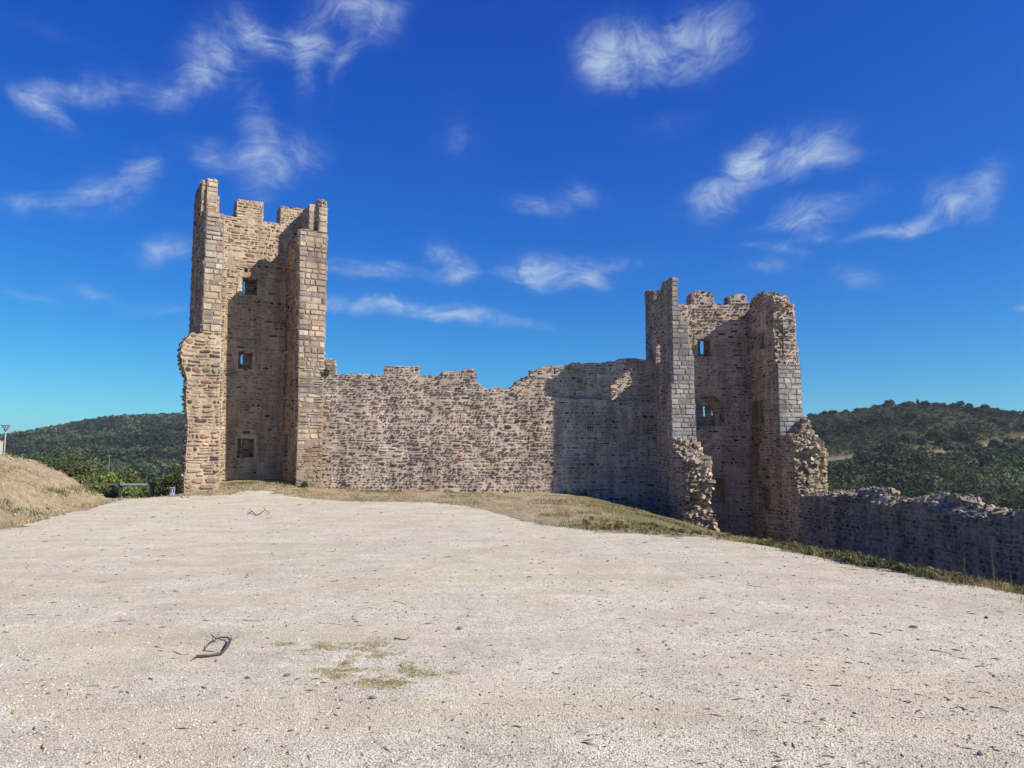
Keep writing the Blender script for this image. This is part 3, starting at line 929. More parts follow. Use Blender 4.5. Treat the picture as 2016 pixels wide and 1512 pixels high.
# ==================================================================== CURTAIN WALL
A_C = 7.0
OC = Vector(((634 - 1008) / F * 33.25, 33.25, 0))
f_c = Frame(OC, A_C)
cw = thing('curtain_wall', (OC.x + 7, 34, 0), 'long rubble stone curtain wall with broken crest joining the two castle towers', 'wall')
led = f_c.poly([(1045, 780), (1300, 793)])
prof = [(620, 742), (660, 738), (700, 737), (756, 740), (800, 741), (827, 742), (868, 741), (873, 732), (902, 731), (904, 737), (911, 730), (916, 727), (932, 727), (936, 735), (937, 750), (943, 756), (952, 765), (962, 769), (972, 764), (984, 763), (990, 767), (1003, 766), (1012, 762), (1016, 766), (1030, 770), (1046, 781)]
pc = f_c.poly(prof)
uE = f_c.uz(1296, 800)[0] + .15
mb = MB()
low = [(pc[0][0], -1.6), (uE, -1.6), (uE, led[1][1]), (led[0][0], led[0][1])] + pc[:-1][::-1]
wall(mb, f_c, low, 1.1, front='cool', back='cool', vmin=-1.0)
rocks_along(mb, f_c, pc, .9, 170, (.05, .11), pal='cool', up=.0)
mb.build('wall_face', M_MAS, cw)
# set back upper wall with the walkway slit
f_u = Frame(OC + f_c.N * -.20, A_C)
pu = f_u.poly([(1000, 768), (1012, 760), (1020, 752), (1028, 751), (1031, 744), (1042, 741), (1046, 733), (1056, 731), (1062, 725), (1076, 722), (1110, 720), (1122, 716), (1136, 714), (1150, 717), (1165, 715), (1178, 716), (1196, 713), (1210, 714), (1218, 709), (1232, 707), (1250, 706), (1264, 709), (1290, 708), (1305, 707)])
hs_ = pxrect(f_u, 1090.3, 725, 1093.6, 737)
mb = MB()
wall(mb, f_u, [(pu[0][0], 3.0), (uE + .1, 3.0)] + pu[::-1], .55, holes=[hs_], front='cool', back='cool')
rocks_along(mb, f_u, pu, .5, 130, (.05, .11), pal='cool', up=.01)
rocks_along(mb, f_u, pu[:9], .5, 40, (.08, .14), pal='core', up=.03)
mb.build('upper_wall', M_MAS, cw)
mb = MB()
a = f_u.uz(1086, 724); b = f_u.uz(1108, 720)
P = [f_u.pt(x, y, n_) for n_ in (-.5, .03) for x, y in ((a[0], a[1] + .0), (b[0], a[1] + .0), (b[0], a[1] + .09), (a[0], a[1] + .10))]
mb.add(P, [(0, 1, 5, 4), (1, 2, 6, 5), (2, 3, 7, 6), (3, 0, 4, 7), (4, 5, 6, 7), (0, 3, 2, 1)], (.33, .30, .28))
mb.build('lintel', M_MAS, cw)
# merlon
mb = MB()
mz = f_c.poly([(757, 743), (826, 743), (826, 722), (757, 721)])
wall(mb, f_c, mz, .5, front='cool', edge='ashwarm', n0=-.01)
rocks_along(mb, f_c, [mz[2], mz[3]], .45, 25, (.05, .09), pal='cool', up=-.02)
mb.build('merlon', M_MAS, cw)
# arrow slit block beside the left tower
mb = MB()
f_s = Frame(OC + f_c.N * -.12, A_C)
a = f_s.poly([(630, 745), (661, 745), (660, 712), (656, 707), (630, 706)])
wall(mb, f_s, a, .45, holes=[pxrect(f_s, 637.8, 709, 641.3, 737)], front='mixwarm')
mb.build('arrow_slit', M_MAS, cw)

# ==================================================================== LOW WALL
lw = thing('low_wall', (11.9, 22, -2), 'low shaded rubble wall with sunlit broken crest at the right edge', 'wall')
f_l = Frame((11.55, 31.6), -88.6)
face = [(1576, 990), (1581, 977), (1600, 976), (1631, 979), (1660, 975), (1682, 979), (1700, 990), (1711, 997), (1719, 990), (1740, 993), (1759, 996), (1775, 990), (1788, 987), (1810, 988), (1833, 994), (1859, 1009), (1885, 1017), (1907, 1022), (1950, 1017), (1995, 1015), (2016, 1011)]
pf = f_l.poly(face)
ue = pf[-1][0]
ex = [(ue + 1.5, .32), (ue + 3, .22), (ue + 5, .3), (ue + 7, .25), (ue + 9.5, .3)]
mb = MB()
pf2 = pf + ex
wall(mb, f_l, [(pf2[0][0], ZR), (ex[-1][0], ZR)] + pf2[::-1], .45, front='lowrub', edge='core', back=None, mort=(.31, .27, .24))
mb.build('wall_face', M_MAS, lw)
# heaped crest behind the face
f_l2 = Frame(Vector((11.55, 31.6, 0)) - f_l.N * .40, -88.6)
sil = [(1592, 972), (1640, 969), (1680, 969), (1700, 965), (1712, 963), (1737, 965), (1744, 977), (1765, 985), (1790, 985), (1812, 983), (1830, 978), (1846, 975), (1880, 977), (1895, 982), (1905, 992), (1925, 1000), (1945, 1003), (1965, 1008), (2000, 1011), (2016, 1011)]
ps = [(u, z) for u, z in f_l2.poly(sil)]
mb = MB()
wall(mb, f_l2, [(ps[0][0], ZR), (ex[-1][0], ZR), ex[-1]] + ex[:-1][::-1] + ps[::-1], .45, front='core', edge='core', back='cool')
nrk = 0
for pf_, off, cnt in ((pf2, 0.0, 380), (ps + ex, .4, 380)):
    for _ in range(cnt):
        i = random.randrange(len(pf_) - 1); f = random.random()
        u = pf_[i][0] + (pf_[i + 1][0] - pf_[i][0]) * f; z = pf_[i][1] + (pf_[i + 1][1] - pf_[i][1]) * f
        rock(mb, f_l.pt(u, z - random.uniform(-.01, .07), -off - random.uniform(.03, .42)), random.uniform(.07, .17), flat=.45)
for i in range(len(ps) - 1):
    za0 = np.interp(ps[i][0], [x[0] for x in pf2], [x[1] for x in pf2]); za1 = np.interp(ps[i + 1][0], [x[0] for x in pf2], [x[1] for x in pf2])
    if abs(ps[i + 1][0] - ps[i][0]) > .08:
        rough(mb, f_l.pt(ps[i][0], za0, -.02), f_l.pt(ps[i + 1][0], za1, -.02), f_l.pt(ps[i + 1][0], ps[i + 1][1], -.42), f_l.pt(ps[i][0], ps[i][1], -.42), .09, .07)
for _ in range(520):   # slope between face and crest
    i = random.randrange(len(ps) - 1); f = random.random()
    u = ps[i][0] + (ps[i + 1][0] - ps[i][0]) * f; z2 = ps[i][1] + (ps[i + 1][1] - ps[i][1]) * f
    z1_ = np.interp(u, [x[0] for x in pf2], [x[1] for x in pf2])
    g_ = random.random()
    rock(mb, f_l.pt(u, z1_ + (z2 - z1_) * g_ - .05, -.05 - .4 * g_), random.uniform(.08, .16), flat=.45)
mb.build('crest', M_MAS, lw)

# ==================================================================== GROUND
BND = [(-200, 1045), (0, 1045), (60, 1035), (110, 1018), (180, 1003), (225, 990), (250, 986), (330, 983), (360, 984), (420, 984), (520, 980), (600, 983), (700, 988), (850, 990), (900, 994), (960, 1006), (1010, 1022), (1060, 1033), (1180, 1049), (1300, 1055), (1410, 1062), (1500, 1074), (1560, 1088), (1674, 1117), (1780, 1133), (1850, 1149), (1940, 1157), (2016, 1172), (2200, 1215), (2600, 1330)]
_bp = np.array([b[0] for b in BND], float)
_by = np.array([on_ground(b[0], b[1]).y for b in BND], float)
def pxof(x, y):
    return 1008 + F * x / np.maximum(y * CP, .01)
def beyond(x, y):
    """metres past the gravel edge (positive in the grass)"""
    yy = np.maximum(y, .3)
    p = np.clip(pxof(x, yy), -200, 2600)
    return np.where(y > .3, y - np.interp(p, _bp, _by), -5.0)
def edge_x(y):
    return np.interp(y, [0, 7, 9, 10.3, 11.8, 13.6, 15.9, 17.3, 21, 34, 60], [7.2, 6.3, 5.8, 5.5, 5.15, 4.75, 4.0, 3.1, 2.0, 1.4, 1.0])
# far terrain
RID_R = [(-60, 905), (1200, 880), (1500, 842), (1590, 832), (1625, 826), (1680, 820), (1740, 808), (1790, 803), (1850, 805), (1900, 808), (1960, 813), (2016, 822), (2200, 850), (2500, 900)]
RID_L = [(-700, 905), (-300, 885), (0, 868), (60, 860), (130, 846), (200, 834), (290, 828), (360, 829), (450, 838), (640, 862), (900, 890), (1300, 897)]
def far_h(x, y):
    r = np.hypot(x, y)
    yy = np.maximum(y, r * .15 + .01)
    p = 1008 + F * x / yy / CP
    p = np.clip(p, -700, 2500)
    hr = np.interp(p, [a for a, _ in RID_R], [b for _, b in RID_R]); hl_ = np.interp(p, [a for a, _ in RID_L], [b for _, b in RID_L])
    er = (900 - hr) / F * y / np.maximum(r, .1); el_ = (900 - hl_) / F * y / np.maximum(r, .1)
    wr = sstep(1150, 1450, p) * (y > 0)
    Rr = 470.0 + 20 * np.sin(p * .01); Rl = 900.0
    zr = 1.6 + (er * r / np.maximum(y, 1) * Rr * np.maximum(y, 1) / r); zl = 1.6 + el_ * Rl
    zr = 1.6 + er * Rr
    fr_ = sstep(120, 1.0 * Rr, r); fl = sstep(200, Rl, r)
    hr_ = -15 + (zr + 15) * (fr_ ** 1.0)
    hl2 = -12 + (zl + 12) * fl
    hr_ = np.where(r > Rr, zr - (r - Rr) * .12, hr_)
    hl2 = np.where(r > Rl, zl - (r - Rl) * .05, hl2)
    h = hl2 * (1 - wr) + hr_ * wr
    h = np.where(y > 0, h, np.minimum(-6, -6 + 0 * h))
    amp = np.clip((r - 100) / 300, 0, 1)
    h = h + (fbm(x / 90., y / 90., 4) - .5) * 9 * amp * np.where(r < 430, 1, .35) + (fbm(x / 22., y / 22., 3) - .5) * 2 * amp
    return np.maximum(h, -22)
def near_h(x, y):
    z = np.zeros_like(x)
    # bank on the right
    d = np.maximum(0, x - edge_x(y))
    L = 3.6 + 3.9 * sstep(17, 29, y)
    z = z - 2.5 * (1 - np.exp(-(d / L) ** 2))
    # ramp up to the left tower
    c_ = TL(2.5, 2.2)
    z = z + .55 * np.exp(-(((x - c_.x) / 3.2) ** 2 + ((y - c_.y) / 3.6) ** 2))
    z = z + .14 * np.exp(-(((x + 6) / 6) ** 2 + ((y - 33.5) / 2.5) ** 2))
    # earth mound on the left
    m = (x + 11.9) * (-.966) + (y - 17.9) * (-.258)
    lump = (fbm(x * .9, y * .9, 4) - .5) + (fbm(x * 3.1, y * 3.1, 3) - .5) * .45
    mz_ = np.clip(.78 * (m - .25) + lump * .55 + (fbm(x * 7, y * 7, 3) - .5) * .14 * sstep(0, 1, m), 0, None)
    cap = 1.75 + lump * .40
    mz_ = cap * (1 - np.exp(-(mz_ / cap) - .35 * (mz_ / cap) ** 3))
    mz_ = mz_ * (1 - sstep(28.2, 31.5, y)) * sstep(-6, 4, y)
    z = z + mz_
    # the way down behind the plateau, left
    z = z - 2.8 * sstep(29.4, 34, y) * (1 - sstep(-14.2, -13.0, x))
    # everything behind the castle falls away
    z = z - 4.0 * sstep(37.5, 46, y) - 3.0 * sstep(13.0, 24, x)
    g = sstep(-.2, .8, beyond(x, y))
    z = z + (fbm(x * 1.7 + 9, y * 1.7, 4) - .5) * (.012 + .10 * g)
    return z
def H(x, y):
    x = np.asarray(x, float); y = np.asarray(y, float)
    r = np.hypot(x, y)
    k = sstep(46, 110, r)
    return near_h(x, y) * (1 - k) + far_h(x, y) * k
def hz(x, y): return float(H(np.array([x]), np.array([y]))[0])

az_f = np.radians(np.arange(-42, 42.001, .2))
az_b = np.radians(np.arange(42 + 4, 360 - 42, 4.0))
AZ = np.concatenate([az_f, az_b])
def polar(name, r0, r1, growth, mat, colf, center):
    rs = [r0]
    while rs[-1] < r1: rs.append(rs[-1] * growth + .004)
    rs[-1] = r1
    rs = np.array(rs)
    A, RR = np.meshgrid(AZ, rs)
    x = np.sin(A) * RR; y = np.cos(A) * RR
    z = H(x, y)
    n, m = x.shape
    v = np.stack([x.ravel(), y.ravel(), z.ravel()], 1)
    i = np.arange(n * m).reshape(n, m)
    a = i[:-1]; b = i[1:]
    f = np.stack([a, np.roll(a, -1, 1), np.roll(b, -1, 1), b], -1).reshape(-1, 4)
    cols = colf(x.ravel(), y.ravel(), z.ravel())
    o = np_mesh(name, v, f[:, ::-1], mat, cols, smooth=True)
    return o
def mat_ground():
    m, t, b = material('gravel_and_earth', 0.95, 0.1)
    at = t.n('ShaderNodeAttribute', attribute_name='Col')
    sp_ = t.n('ShaderNodeSeparateColor'); t.link(at.outputs['Color'], sp_.inputs[0])
    g = t.n('ShaderNodeNewGeometry'); P = g.outputs['Position']
    vo = t.n('ShaderNodeTexVoronoi'); vo.inputs['Scale'].default_value = 92; t.link(P, vo.inputs['Vector'])
    vo2 = t.n('ShaderNodeTexVoronoi'); vo2.inputs['Scale'].default_value = 27; t.link(P, vo2.inputs['Vector'])
    n_f = t.noise(P, 90, 4, .7); n_m = t.noise(P, 7, 5, .65); n_l = t.noise(P, .55, 5, .6, .3); n_c = t.noise(P, 0.16, 3, .5)
    sepc = t.n('ShaderNodeSeparateColor'); t.link(vo.outputs['Color'], sepc.inputs[0])
    base = t.ramp(sepc.outputs[0], [(0, (.30, .26, .20)), (.18, (.57, .515, .405)), (.6, (.74, .69, .555)), (1, (.86, .82, .69))])
    sandy = t.mix(t.ramp(n_l, [(.42, 0.0), (.62, .75)]), base, (.64, .56, .425))
    c = t.mix(1.0, sandy, t.ramp(n_m, [(.3, .82), (.7, 1.1)]), 'MULTIPLY')
    c = t.mix(1.0, c, t.ramp(n_c, [(.3, .92), (.7, 1.07)]), 'MULTIPLY')
    # dark specks: sharp edged, scattered chips, and small shadows between stones painted in
    ss = t.n('ShaderNodeSeparateColor'); t.link(vo2.outputs['Color'], ss.inputs[0])
    spk = t.math('MULTIPLY', t.ramp(ss.outputs[1], [(.935, 0.0), (.95, 1.0)]), t.ramp(vo2.outputs['Distance'], [(.18, 1.0), (.32, 0.0)]))
    c = t.mix(t.math('MULTIPLY', spk, .7), c, (.12, .095, .08))
    gapd = t.ramp(vo.outputs['Distance'], [(.40, 1.0), (.78, .58)])  # shade in the gaps between pebbles, multiplied into the colour
    mpt = t.n('ShaderNodeMapping'); mpt.inputs['Rotation'].default_value = (0, 0, R(24)); mpt.inputs['Scale'].default_value = (.22, 1.5, 1); t.link(P, mpt.inputs['Vector'])
    trk = t.noise(mpt.outputs[0], .9, 4, .6, .6)
    c = t.mix(t.ramp(trk, [(.50, 0.0), (.64, .75)]), c, (.60, .515, .38))
    c = t.mix(1.0, c, t.ramp(t.noise(P, 1.3, 6, .7, .4), [(.32, .84), (.62, 1.05)]), 'MULTIPLY')
    c = t.mix(1.0, c, gapd, 'MULTIPLY')
    # earth
    ne = t.noise(P, 3.0, 7, .72, .4); nf2 = t.noise(P, 28, 5, .7)
    earth = t.ramp(ne, [(.25, (.20, .15, .10)), (.43, (.36, .285, .19)), (.58, (.46, .375, .26)), (.78, (.54, .46, .34))])
    earth = t.mix(1.0, earth, t.ramp(nf2, [(.3, .6), (.7, 1.25)]), 'MULTIPLY')
    ed = t.math('ADD', sp_.outputs[0], t.math('MULTIPLY', t.math('SUBTRACT', t.noise(P, 1.1, 10, .78), .5), 2.6))
    mk = t.ramp(ed, [(.44, 0.0), (.62, 1.0)])
    cc_ = t.mix(mk, c, earth)
    grn = t.ramp(t.math('ADD', sp_.outputs[1], t.math('MULTIPLY', t.math('SUBTRACT', ne, .5), .8)), [(.45, 0.0), (.75, .8)])
    cc_ = t.mix(grn, cc_, t.ramp(nf2, [(.3, (.07, .075, .03)), (.7, (.17, .16, .07))]))
    # far slopes painted with their own earth colours
    t.link(cc_, b.inputs['Base Color'])
    bp = t.n('ShaderNodeBump'); bp.inputs['Strength'].default_value = 1.0; bp.inputs['Distance'].default_value = .009
    h = t.math('ADD', t.math('MULTIPLY', t.math('SUBTRACT', 1.0, vo.outputs['Distance']), .8), t.math('MULTIPLY', n_f, .5))
    h = t.math('ADD', h, t.math('MULTIPLY', n_m, 1.2))
    h = t.math('ADD', h, t.math('MULTIPLY', t.math('MULTIPLY', mk, t.math('ADD', nf2, t.math('MULTIPLY', ne, 4.0))), 3.5))
    t.link(h, bp.inputs['Height']); t.link(bp.outputs[0], b.inputs['Normal'])
    return m
M_GROUND = mat_ground()
def near_cols(x, y, z):
    e = sstep(-1.0, 1.7, beyond(x, y))
    e = np.maximum(e, sstep(40, 48, np.hypot(x, y)))
    green = np.clip(sstep(.3, 1.8, beyond(x, y)) * sstep(-1.0, 4, x) * .75 + (fbm(x * .4, y * .4) - .5) * .6, 0, 1)
    green = np.maximum(green, sstep(1.2, .4, np.abs(y - 33.9 - .122 * x)) * sstep(-9, -6, x) * .45)
    green = np.maximum(green, sstep(44, 55, np.hypot(x, y)) * .8)
    return np.stack([e, green * e, np.zeros_like(x)], 1)
gr = polar('ground', .3, 60, 1.022, M_GROUND, near_cols, None)
tag(gr, kind='structure')

def mat_hill():
    m, t, b = material('hillside', 0.95, 0.05)
    at = t.n('ShaderNodeAttribute', attribute_name='Col')
    g = t.n('ShaderNodeNewGeometry'); P = g.outputs['Position']
    n1 = t.noise(P, .22, 6, .7); n2 = t.noise(P, .9, 4, .7)
    c = t.mix(1.0, at.outputs['Color'], t.ramp(n1, [(.3, .65), (.7, 1.25)]), 'MULTIPLY')
    c = t.mix(1.0, c, t.ramp(n2, [(.3, .7), (.7, 1.25)]), 'MULTIPLY')
    t.link(c, b.inputs['Base Color'])
    bp = t.n('ShaderNodeBump'); bp.inputs['Strength'].default_value = .8; bp.inputs['Distance'].default_value = .6
    t.link(n2, bp.inputs['Height']); t.link(bp.outputs[0], b.inputs['Normal'])
    return m
M_HILL = mat_hill()
def row_of(x, y, z):
    # picture row of a world point, used only to lay the track at a measured height of the slope
    yc = -(y) * SP + (z - CAMH) * CP; zc = y * CP + (z - CAMH) * SP
    return 756 - F * yc / np.maximum(zc, .1)
TRK = [(1560, 908), (1625, 904), (1680, 899), (1790, 897), (1850, 892), (1900, 886), (1950, 877), (2016, 864), (2100, 852)]
def solve_r(px, row, r0=150, r1=470):
    rr = np.linspace(r0, r1, 900)
    th = math.atan((px - 1008) / F / CP * 1.0)
    x = rr * math.sin(th); y = rr * math.cos(th)
    z = H(x, y)
    # ray directions are slightly pitched: use row_of
    rw = row_of(x, y, z)
    i = int(np.argmin(np.abs(rw - row)))
    return rr[i]
TRK_R = [solve_r(a, b) for a, b in TRK]
def trackd(x, y):
    p = pxof(x, y); r = np.hypot(x, y)
    rt = np.interp(p, [a for a, _ in TRK], TRK_R)
    d = np.abs(r - rt)
    return np.where((p > 1550) & (p < 2100) & (y > 0), d, 999)
def bare(x, y):
    """bare ground on the slopes (world coordinates)"""
    p = pxof(x, y); r = np.hypot(x, y)
    n = fbm(x / 28., y / 28., 4)
    rt = np.interp(p, [a for a, _ in TRK], TRK_R)
    rb = sstep(34, 8, np.abs(r - rt + 14)) * sstep(1760, 1640, p) * sstep(1400, 1560, p) * .8
    rb = np.maximum(rb, sstep(18, 4, np.abs(r - rt - 4)) * .6 * (p > 1700))
    lb = sstep(90, 20, np.hypot(p - 150, (r - 620) * .5) + 0 * p) * (p < 400)
    return np.clip(rb + lb * .8 + (n - .56) * 1.2, 0, 1)
def hill_cols(x, y, z):
    p = pxof(x, y); r = np.hypot(x, y)
    n = fbm(x / 40., y / 40., 4); bb = bare(x, y)[:, None]
    a = np.array([.038, .048, .022]); g2 = np.array([.056, .060, .027]); e = np.array([.14, .112, .065])
    k = sstep(.35, .65, n)[:, None]
    c = a * (1 - k) + g2 * k
    c = c * (1 - bb * .8) + e * bb * .8
    t_ = sstep(4.0, 1.2, trackd(x, y))[:, None]
    c = c * (1 - t_ * .8) + np.array([.30, .25, .18]) * t_ * .8
    return c
hl_o = polar('hills', 60, 2600, 1.013, M_HILL, hill_cols, None)
tag(hl_o, kind='structure')

# ==================================================================== GRASS
def crown_arrays(rad, n, leaf, clumps, seed, col, squash=.8, spread=1.0):
    rs = np.random.RandomState(seed)
    C_ = []
    for _ in range(clumps):
        d = rs.normal(size=3); d /= np.linalg.norm(d); d[2] = abs(d[2]) * .9 - .25
        C_.append(np.append(d * rad * rs.uniform(.35, .8) * np.array([1, 1, squash]), rad * rs.uniform(.22, .48)))
    C_ = np.array(C_)
    k = rs.randint(0, clumps, n)
    d = rs.normal(size=(n, 3)); d /= np.linalg.norm(d, axis=1)[:, None]
    rr = rs.rand(n) ** .35
    rr = np.where(rs.rand(n) < .12, rr * 1.25, rr)
    c = C_[k, :3] + d * (C_[k, 3] * rr)[:, None]
    u = rs.normal(size=(n, 3)); u /= np.linalg.norm(u, axis=1)[:, None]
    w = np.cross(u, d + rs.normal(size=(n, 3)) * .6); w /= np.maximum(np.linalg.norm(w, axis=1), .01)[:, None]
    s = leaf * (.6 + rs.rand(n) * .8)
    v = np.stack([c - u * s[:, None], c + w * s[:, None] * .55, c + u * s[:, None], c - w * s[:, None] * .55], 1)
    tone = (.7 + .6 * rs.rand(clumps))[k] * (.75 + .5 * rs.rand(n))
    cc_ = np.array(col)[None] * tone[:, None]
    cc_[:, 0] *= (.85 + .4 * rs.rand(n)); 
    f = np.arange(n * 4).reshape(n, 4)
    return v.reshape(-1, 3), f, np.repeat(cc_, 4, axis=0)
def in_rect(x, y, O, U, W, u0, u1, w0, w1):
    a = (x - O.x) * U.x + (y - O.y) * U.y; b = (x - O.x) * W.x + (y - O.y) * W.y
    return (a > u0) & (a < u1) & (b > w0) & (b < w1)
def blades(name, x, y, h, wd, cols, label=None, lean=1.3):
    n = len(x)
    z = H(x, y)
    a = RS.rand(n) * 6.283; l = RS.rand(n) * lean * h
    la = RS.rand(n) * 6.283
    dx = np.cos(a) * wd / 2; dy = np.sin(a) * wd / 2
    tx = np.cos(la) * l; ty = np.sin(la) * l
    v = np.empty((n, 5, 3))
    v[:, 0] = np.stack([x - dx, y - dy, z - .01], 1)
    v[:, 1] = np.stack([x + dx, y + dy, z - .01], 1)
    v[:, 2] = np.stack([x + dx * .7 + tx * .35, y + dy * .7 + ty * .35, z + h * .55], 1)
    v[:, 3] = np.stack([x - dx * .7 + tx * .35, y - dy * .7 + ty * .35, z + h * .55], 1)
    v[:, 4] = np.stack([x + tx, y + ty, z + h], 1)
    b = np.arange(n)[:, None] * 5
    f = np.concatenate([np.stack([b[:, 0], b[:, 0] + 1, b[:, 0] + 2], 1), np.stack([b[:, 0], b[:, 0] + 2, b[:, 0] + 3], 1), np.stack([b[:, 0] + 3, b[:, 0] + 2, b[:, 0] + 4], 1)])
    c = np.repeat(cols, 5, axis=0)
    return np_mesh(name, v.reshape(-1, 3), f, M_GRASS, c)
def gcol(n, g):
    """g 0 dry .. 1 green"""
    dry = np.array([.40, .31, .17]); mid = np.array([.22, .20, .08]); grn = np.array([.095, .125, .04])
    g = np.clip(g + (RS.rand(n) - .5) * .7, 0, 1)[:, None]
    c = np.where(g < .5, dry * (1 - g * 2) + mid * g * 2, mid * (2 - g * 2) + grn * (g * 2 - 1))
    return c * (.75 + RS.rand(n, 1) * .5)
# 1 bank and edge strip
N = 420000
px = RS.uniform(385, 2140, N)
yb = np.interp(px, _bp, _by)
far = np.where(px < 1310, 34.2 + .122 * (px - 1008) / F * 34, np.where(px < 1440, 31.5, yb + 4.5))
t_ = RS.rand(N) ** 1.3
y = yb - 1.1 + t_ * (far - yb + 1.1)
x = (px - 1008) / F * y * CP
b_ = beyond(x, y)
nn = fbm(x * .9, y * .9, 4)
green_side = sstep(1000, 1150, px)
wallstrip = sstep(1.3, .2, np.abs(y - (33.8 + .122 * x)))
prob = np.clip((nn - .42) * 5, .04, 1) * (.25 + .75 * np.maximum(green_side, wallstrip)) * (sstep(-.35, .5, b_) + .10 * sstep(-1.0, -.3, b_) * sstep(.5, .7, fbm(x * 1.9, y * 1.9, 2)))
prob = prob * (1 - .55 * sstep(620, 560, px))
prob = prob * (.35 + .65 * sstep(.3, .55, fbm(x * 2.2 + 5, y * 2.2, 3)))
prob = np.maximum(prob, .9 * (px > 1400) * sstep(-.1, .35, b_) * np.clip((fbm(x * 1.6, y * 1.6, 3) - .36) * 5, .10, 1))
keep = (RS.rand(N) < prob) & (b_ < 14) & ((px < 1405) | (y < 31)) & ~((px > 1330) & (px < 1400) & (y > 29.6))
x, y, px, b_, nn = x[keep], y[keep], px[keep], b_[keep], nn[keep]
n = len(x)
hh = (.014 + RS.rand(n) ** 3 * .085) * (1 + .45 * sstep(1400, 1750, px)) * (.2 + 1.5 * fbm(x * 2.3, y * 2.3, 3))
gg = .22 + .45 * sstep(1450, 1700, px) * sstep(0, .9, b_) + (fbm(x * .9 + 40, y * .9, 4) - .45) * 2.0 + .25 * sstep(1.2, .3, np.abs(y - 33.8 - .122 * x))
gg = np.where((px > 1180) & (px < 1400), gg + .1 - .35 * sstep(26, 30, y), gg)
gs = blades('grass', x, y, hh, .005 + .0004 * y, gcol(n, gg))
gs_ = gs
tag(gs, 'dry and green grass strip between the gravel and the castle wall', 'grass', kind='stuff')
# leafy low weeds along the right edge and the foot of the bank
vv, ff, cc3, off = [], [], [], 0
for i in range(420):
    pxx_ = random.uniform(1150, 2100) if i % 3 else random.uniform(1620, 1900)
    yb_ = float(np.interp(pxx_, _bp, _by))
    y_ = yb_ + random.uniform(.15, 1.0 if pxx_ > 1500 else 3.0); x_ = (pxx_ - 1008) / F * y_ * CP
    if float(beyond(np.array([x_]), np.array([y_]))[0]) < .1: continue
    sz_ = random.uniform(.04, .13)
    c0 = random.choice([(.085, .12, .04), (.11, .13, .05), (.16, .15, .075), (.065, .09, .035), (.24, .20, .11)])
    v_, f_, c_ = crown_arrays(sz_, 46, sz_ * .2, 5, 900 + i, c0, .7)
    v_ = v_ + np.array([x_, y_, hz(x_, y_) + sz_ * .5])
    vv.append(v_); ff.append(f_ + off); cc3.append(c_); off += len(v_)
o = np_mesh('low_weeds', np.concatenate(vv), np.concatenate(ff), M_LEAF, np.concatenate(cc3))
tag(o, 'low leafy green weeds growing through the grass along the gravel edge', 'weeds', kind='stuff')
# 2 mound weeds
N = 90000
x = RS.uniform(-24, -9, N); y = RS.uniform(15, 30.5, N)
b_ = beyond(x, y); nn = fbm(x * .55 + 3, y * .55 + 8, 4)
pxx = pxof(x, y); rw = row_of(x, y, H(x, y))
gpatch = np.maximum.reduce([sstep(1, .3, np.hypot((pxx - 60) / 70, (rw - 1008) / 14)), sstep(1, .3, np.hypot((pxx - 150) / 90, (rw - 968) / 16)), sstep(1, .4, np.hypot((pxx - 18) / 26, (rw - 995) / 14))])
keep = (b_ > 0) & (RS.rand(N) < np.maximum(np.clip((nn - .46) * 4, .05, .8) * .8, gpatch))
x, y, nn, gp = x[keep], y[keep], nn[keep], gpatch[keep]
n = len(x)
ms = blades('mound_weeds', x, y, (.03 + RS.rand(n) ** 2 * .10) * (.8 + .6 * gp), .02, gcol(n, .05 + .9 * gp + .3 * (fbm(x * .4, y * .4, 3) - .5)), lean=.9)
tag(ms, 'sparse dry weeds and green tufts on the earth mound', 'weeds', kind='stuff')
# 3 thin green patches on the gravel
PATCH = [(560, 1270, 32, 6), (635, 1275, 60, 10), (732, 1270, 36, 14), (748, 1291, 50, 9), (679, 1307, 22, 9), (675, 1320, 72, 6), (664, 1331, 30, 9), (815, 1318, 36, 13), (850, 1330, 44, 10), (764, 1344, 74, 12)]
xs, ys = [], []
for (cx, cy, a, b) in PATCH:
    k = int(4.0 * a * b)
    th = RS.rand(k) * 6.283; rr = RS.rand(k) ** .7 * 1.35
    for t0, r0 in zip(th, rr):
        P_ = on_ground(cx + math.cos(t0) * r0 * a, cy + math.sin(t0) * r0 * b)
        if vnoise(P_.x * 11, P_.y * 11) * .6 + vnoise(P_.x * 40, P_.y * 40) * .4 > .40 + .40 * (r0 - .6):
            xs.append(P_.x); ys.append(P_.y)
x = np.array(xs); y = np.array(ys); n = len(x)
pg = blades('ground_cover', x, y, .004 + RS.rand(n) * .008, .004, gcol(n, .36 + 0 * x) * 1.25, lean=3.0)
tag(pg, 'thin green creeping plants in patches on the gravel', 'ground cover', kind='stuff')

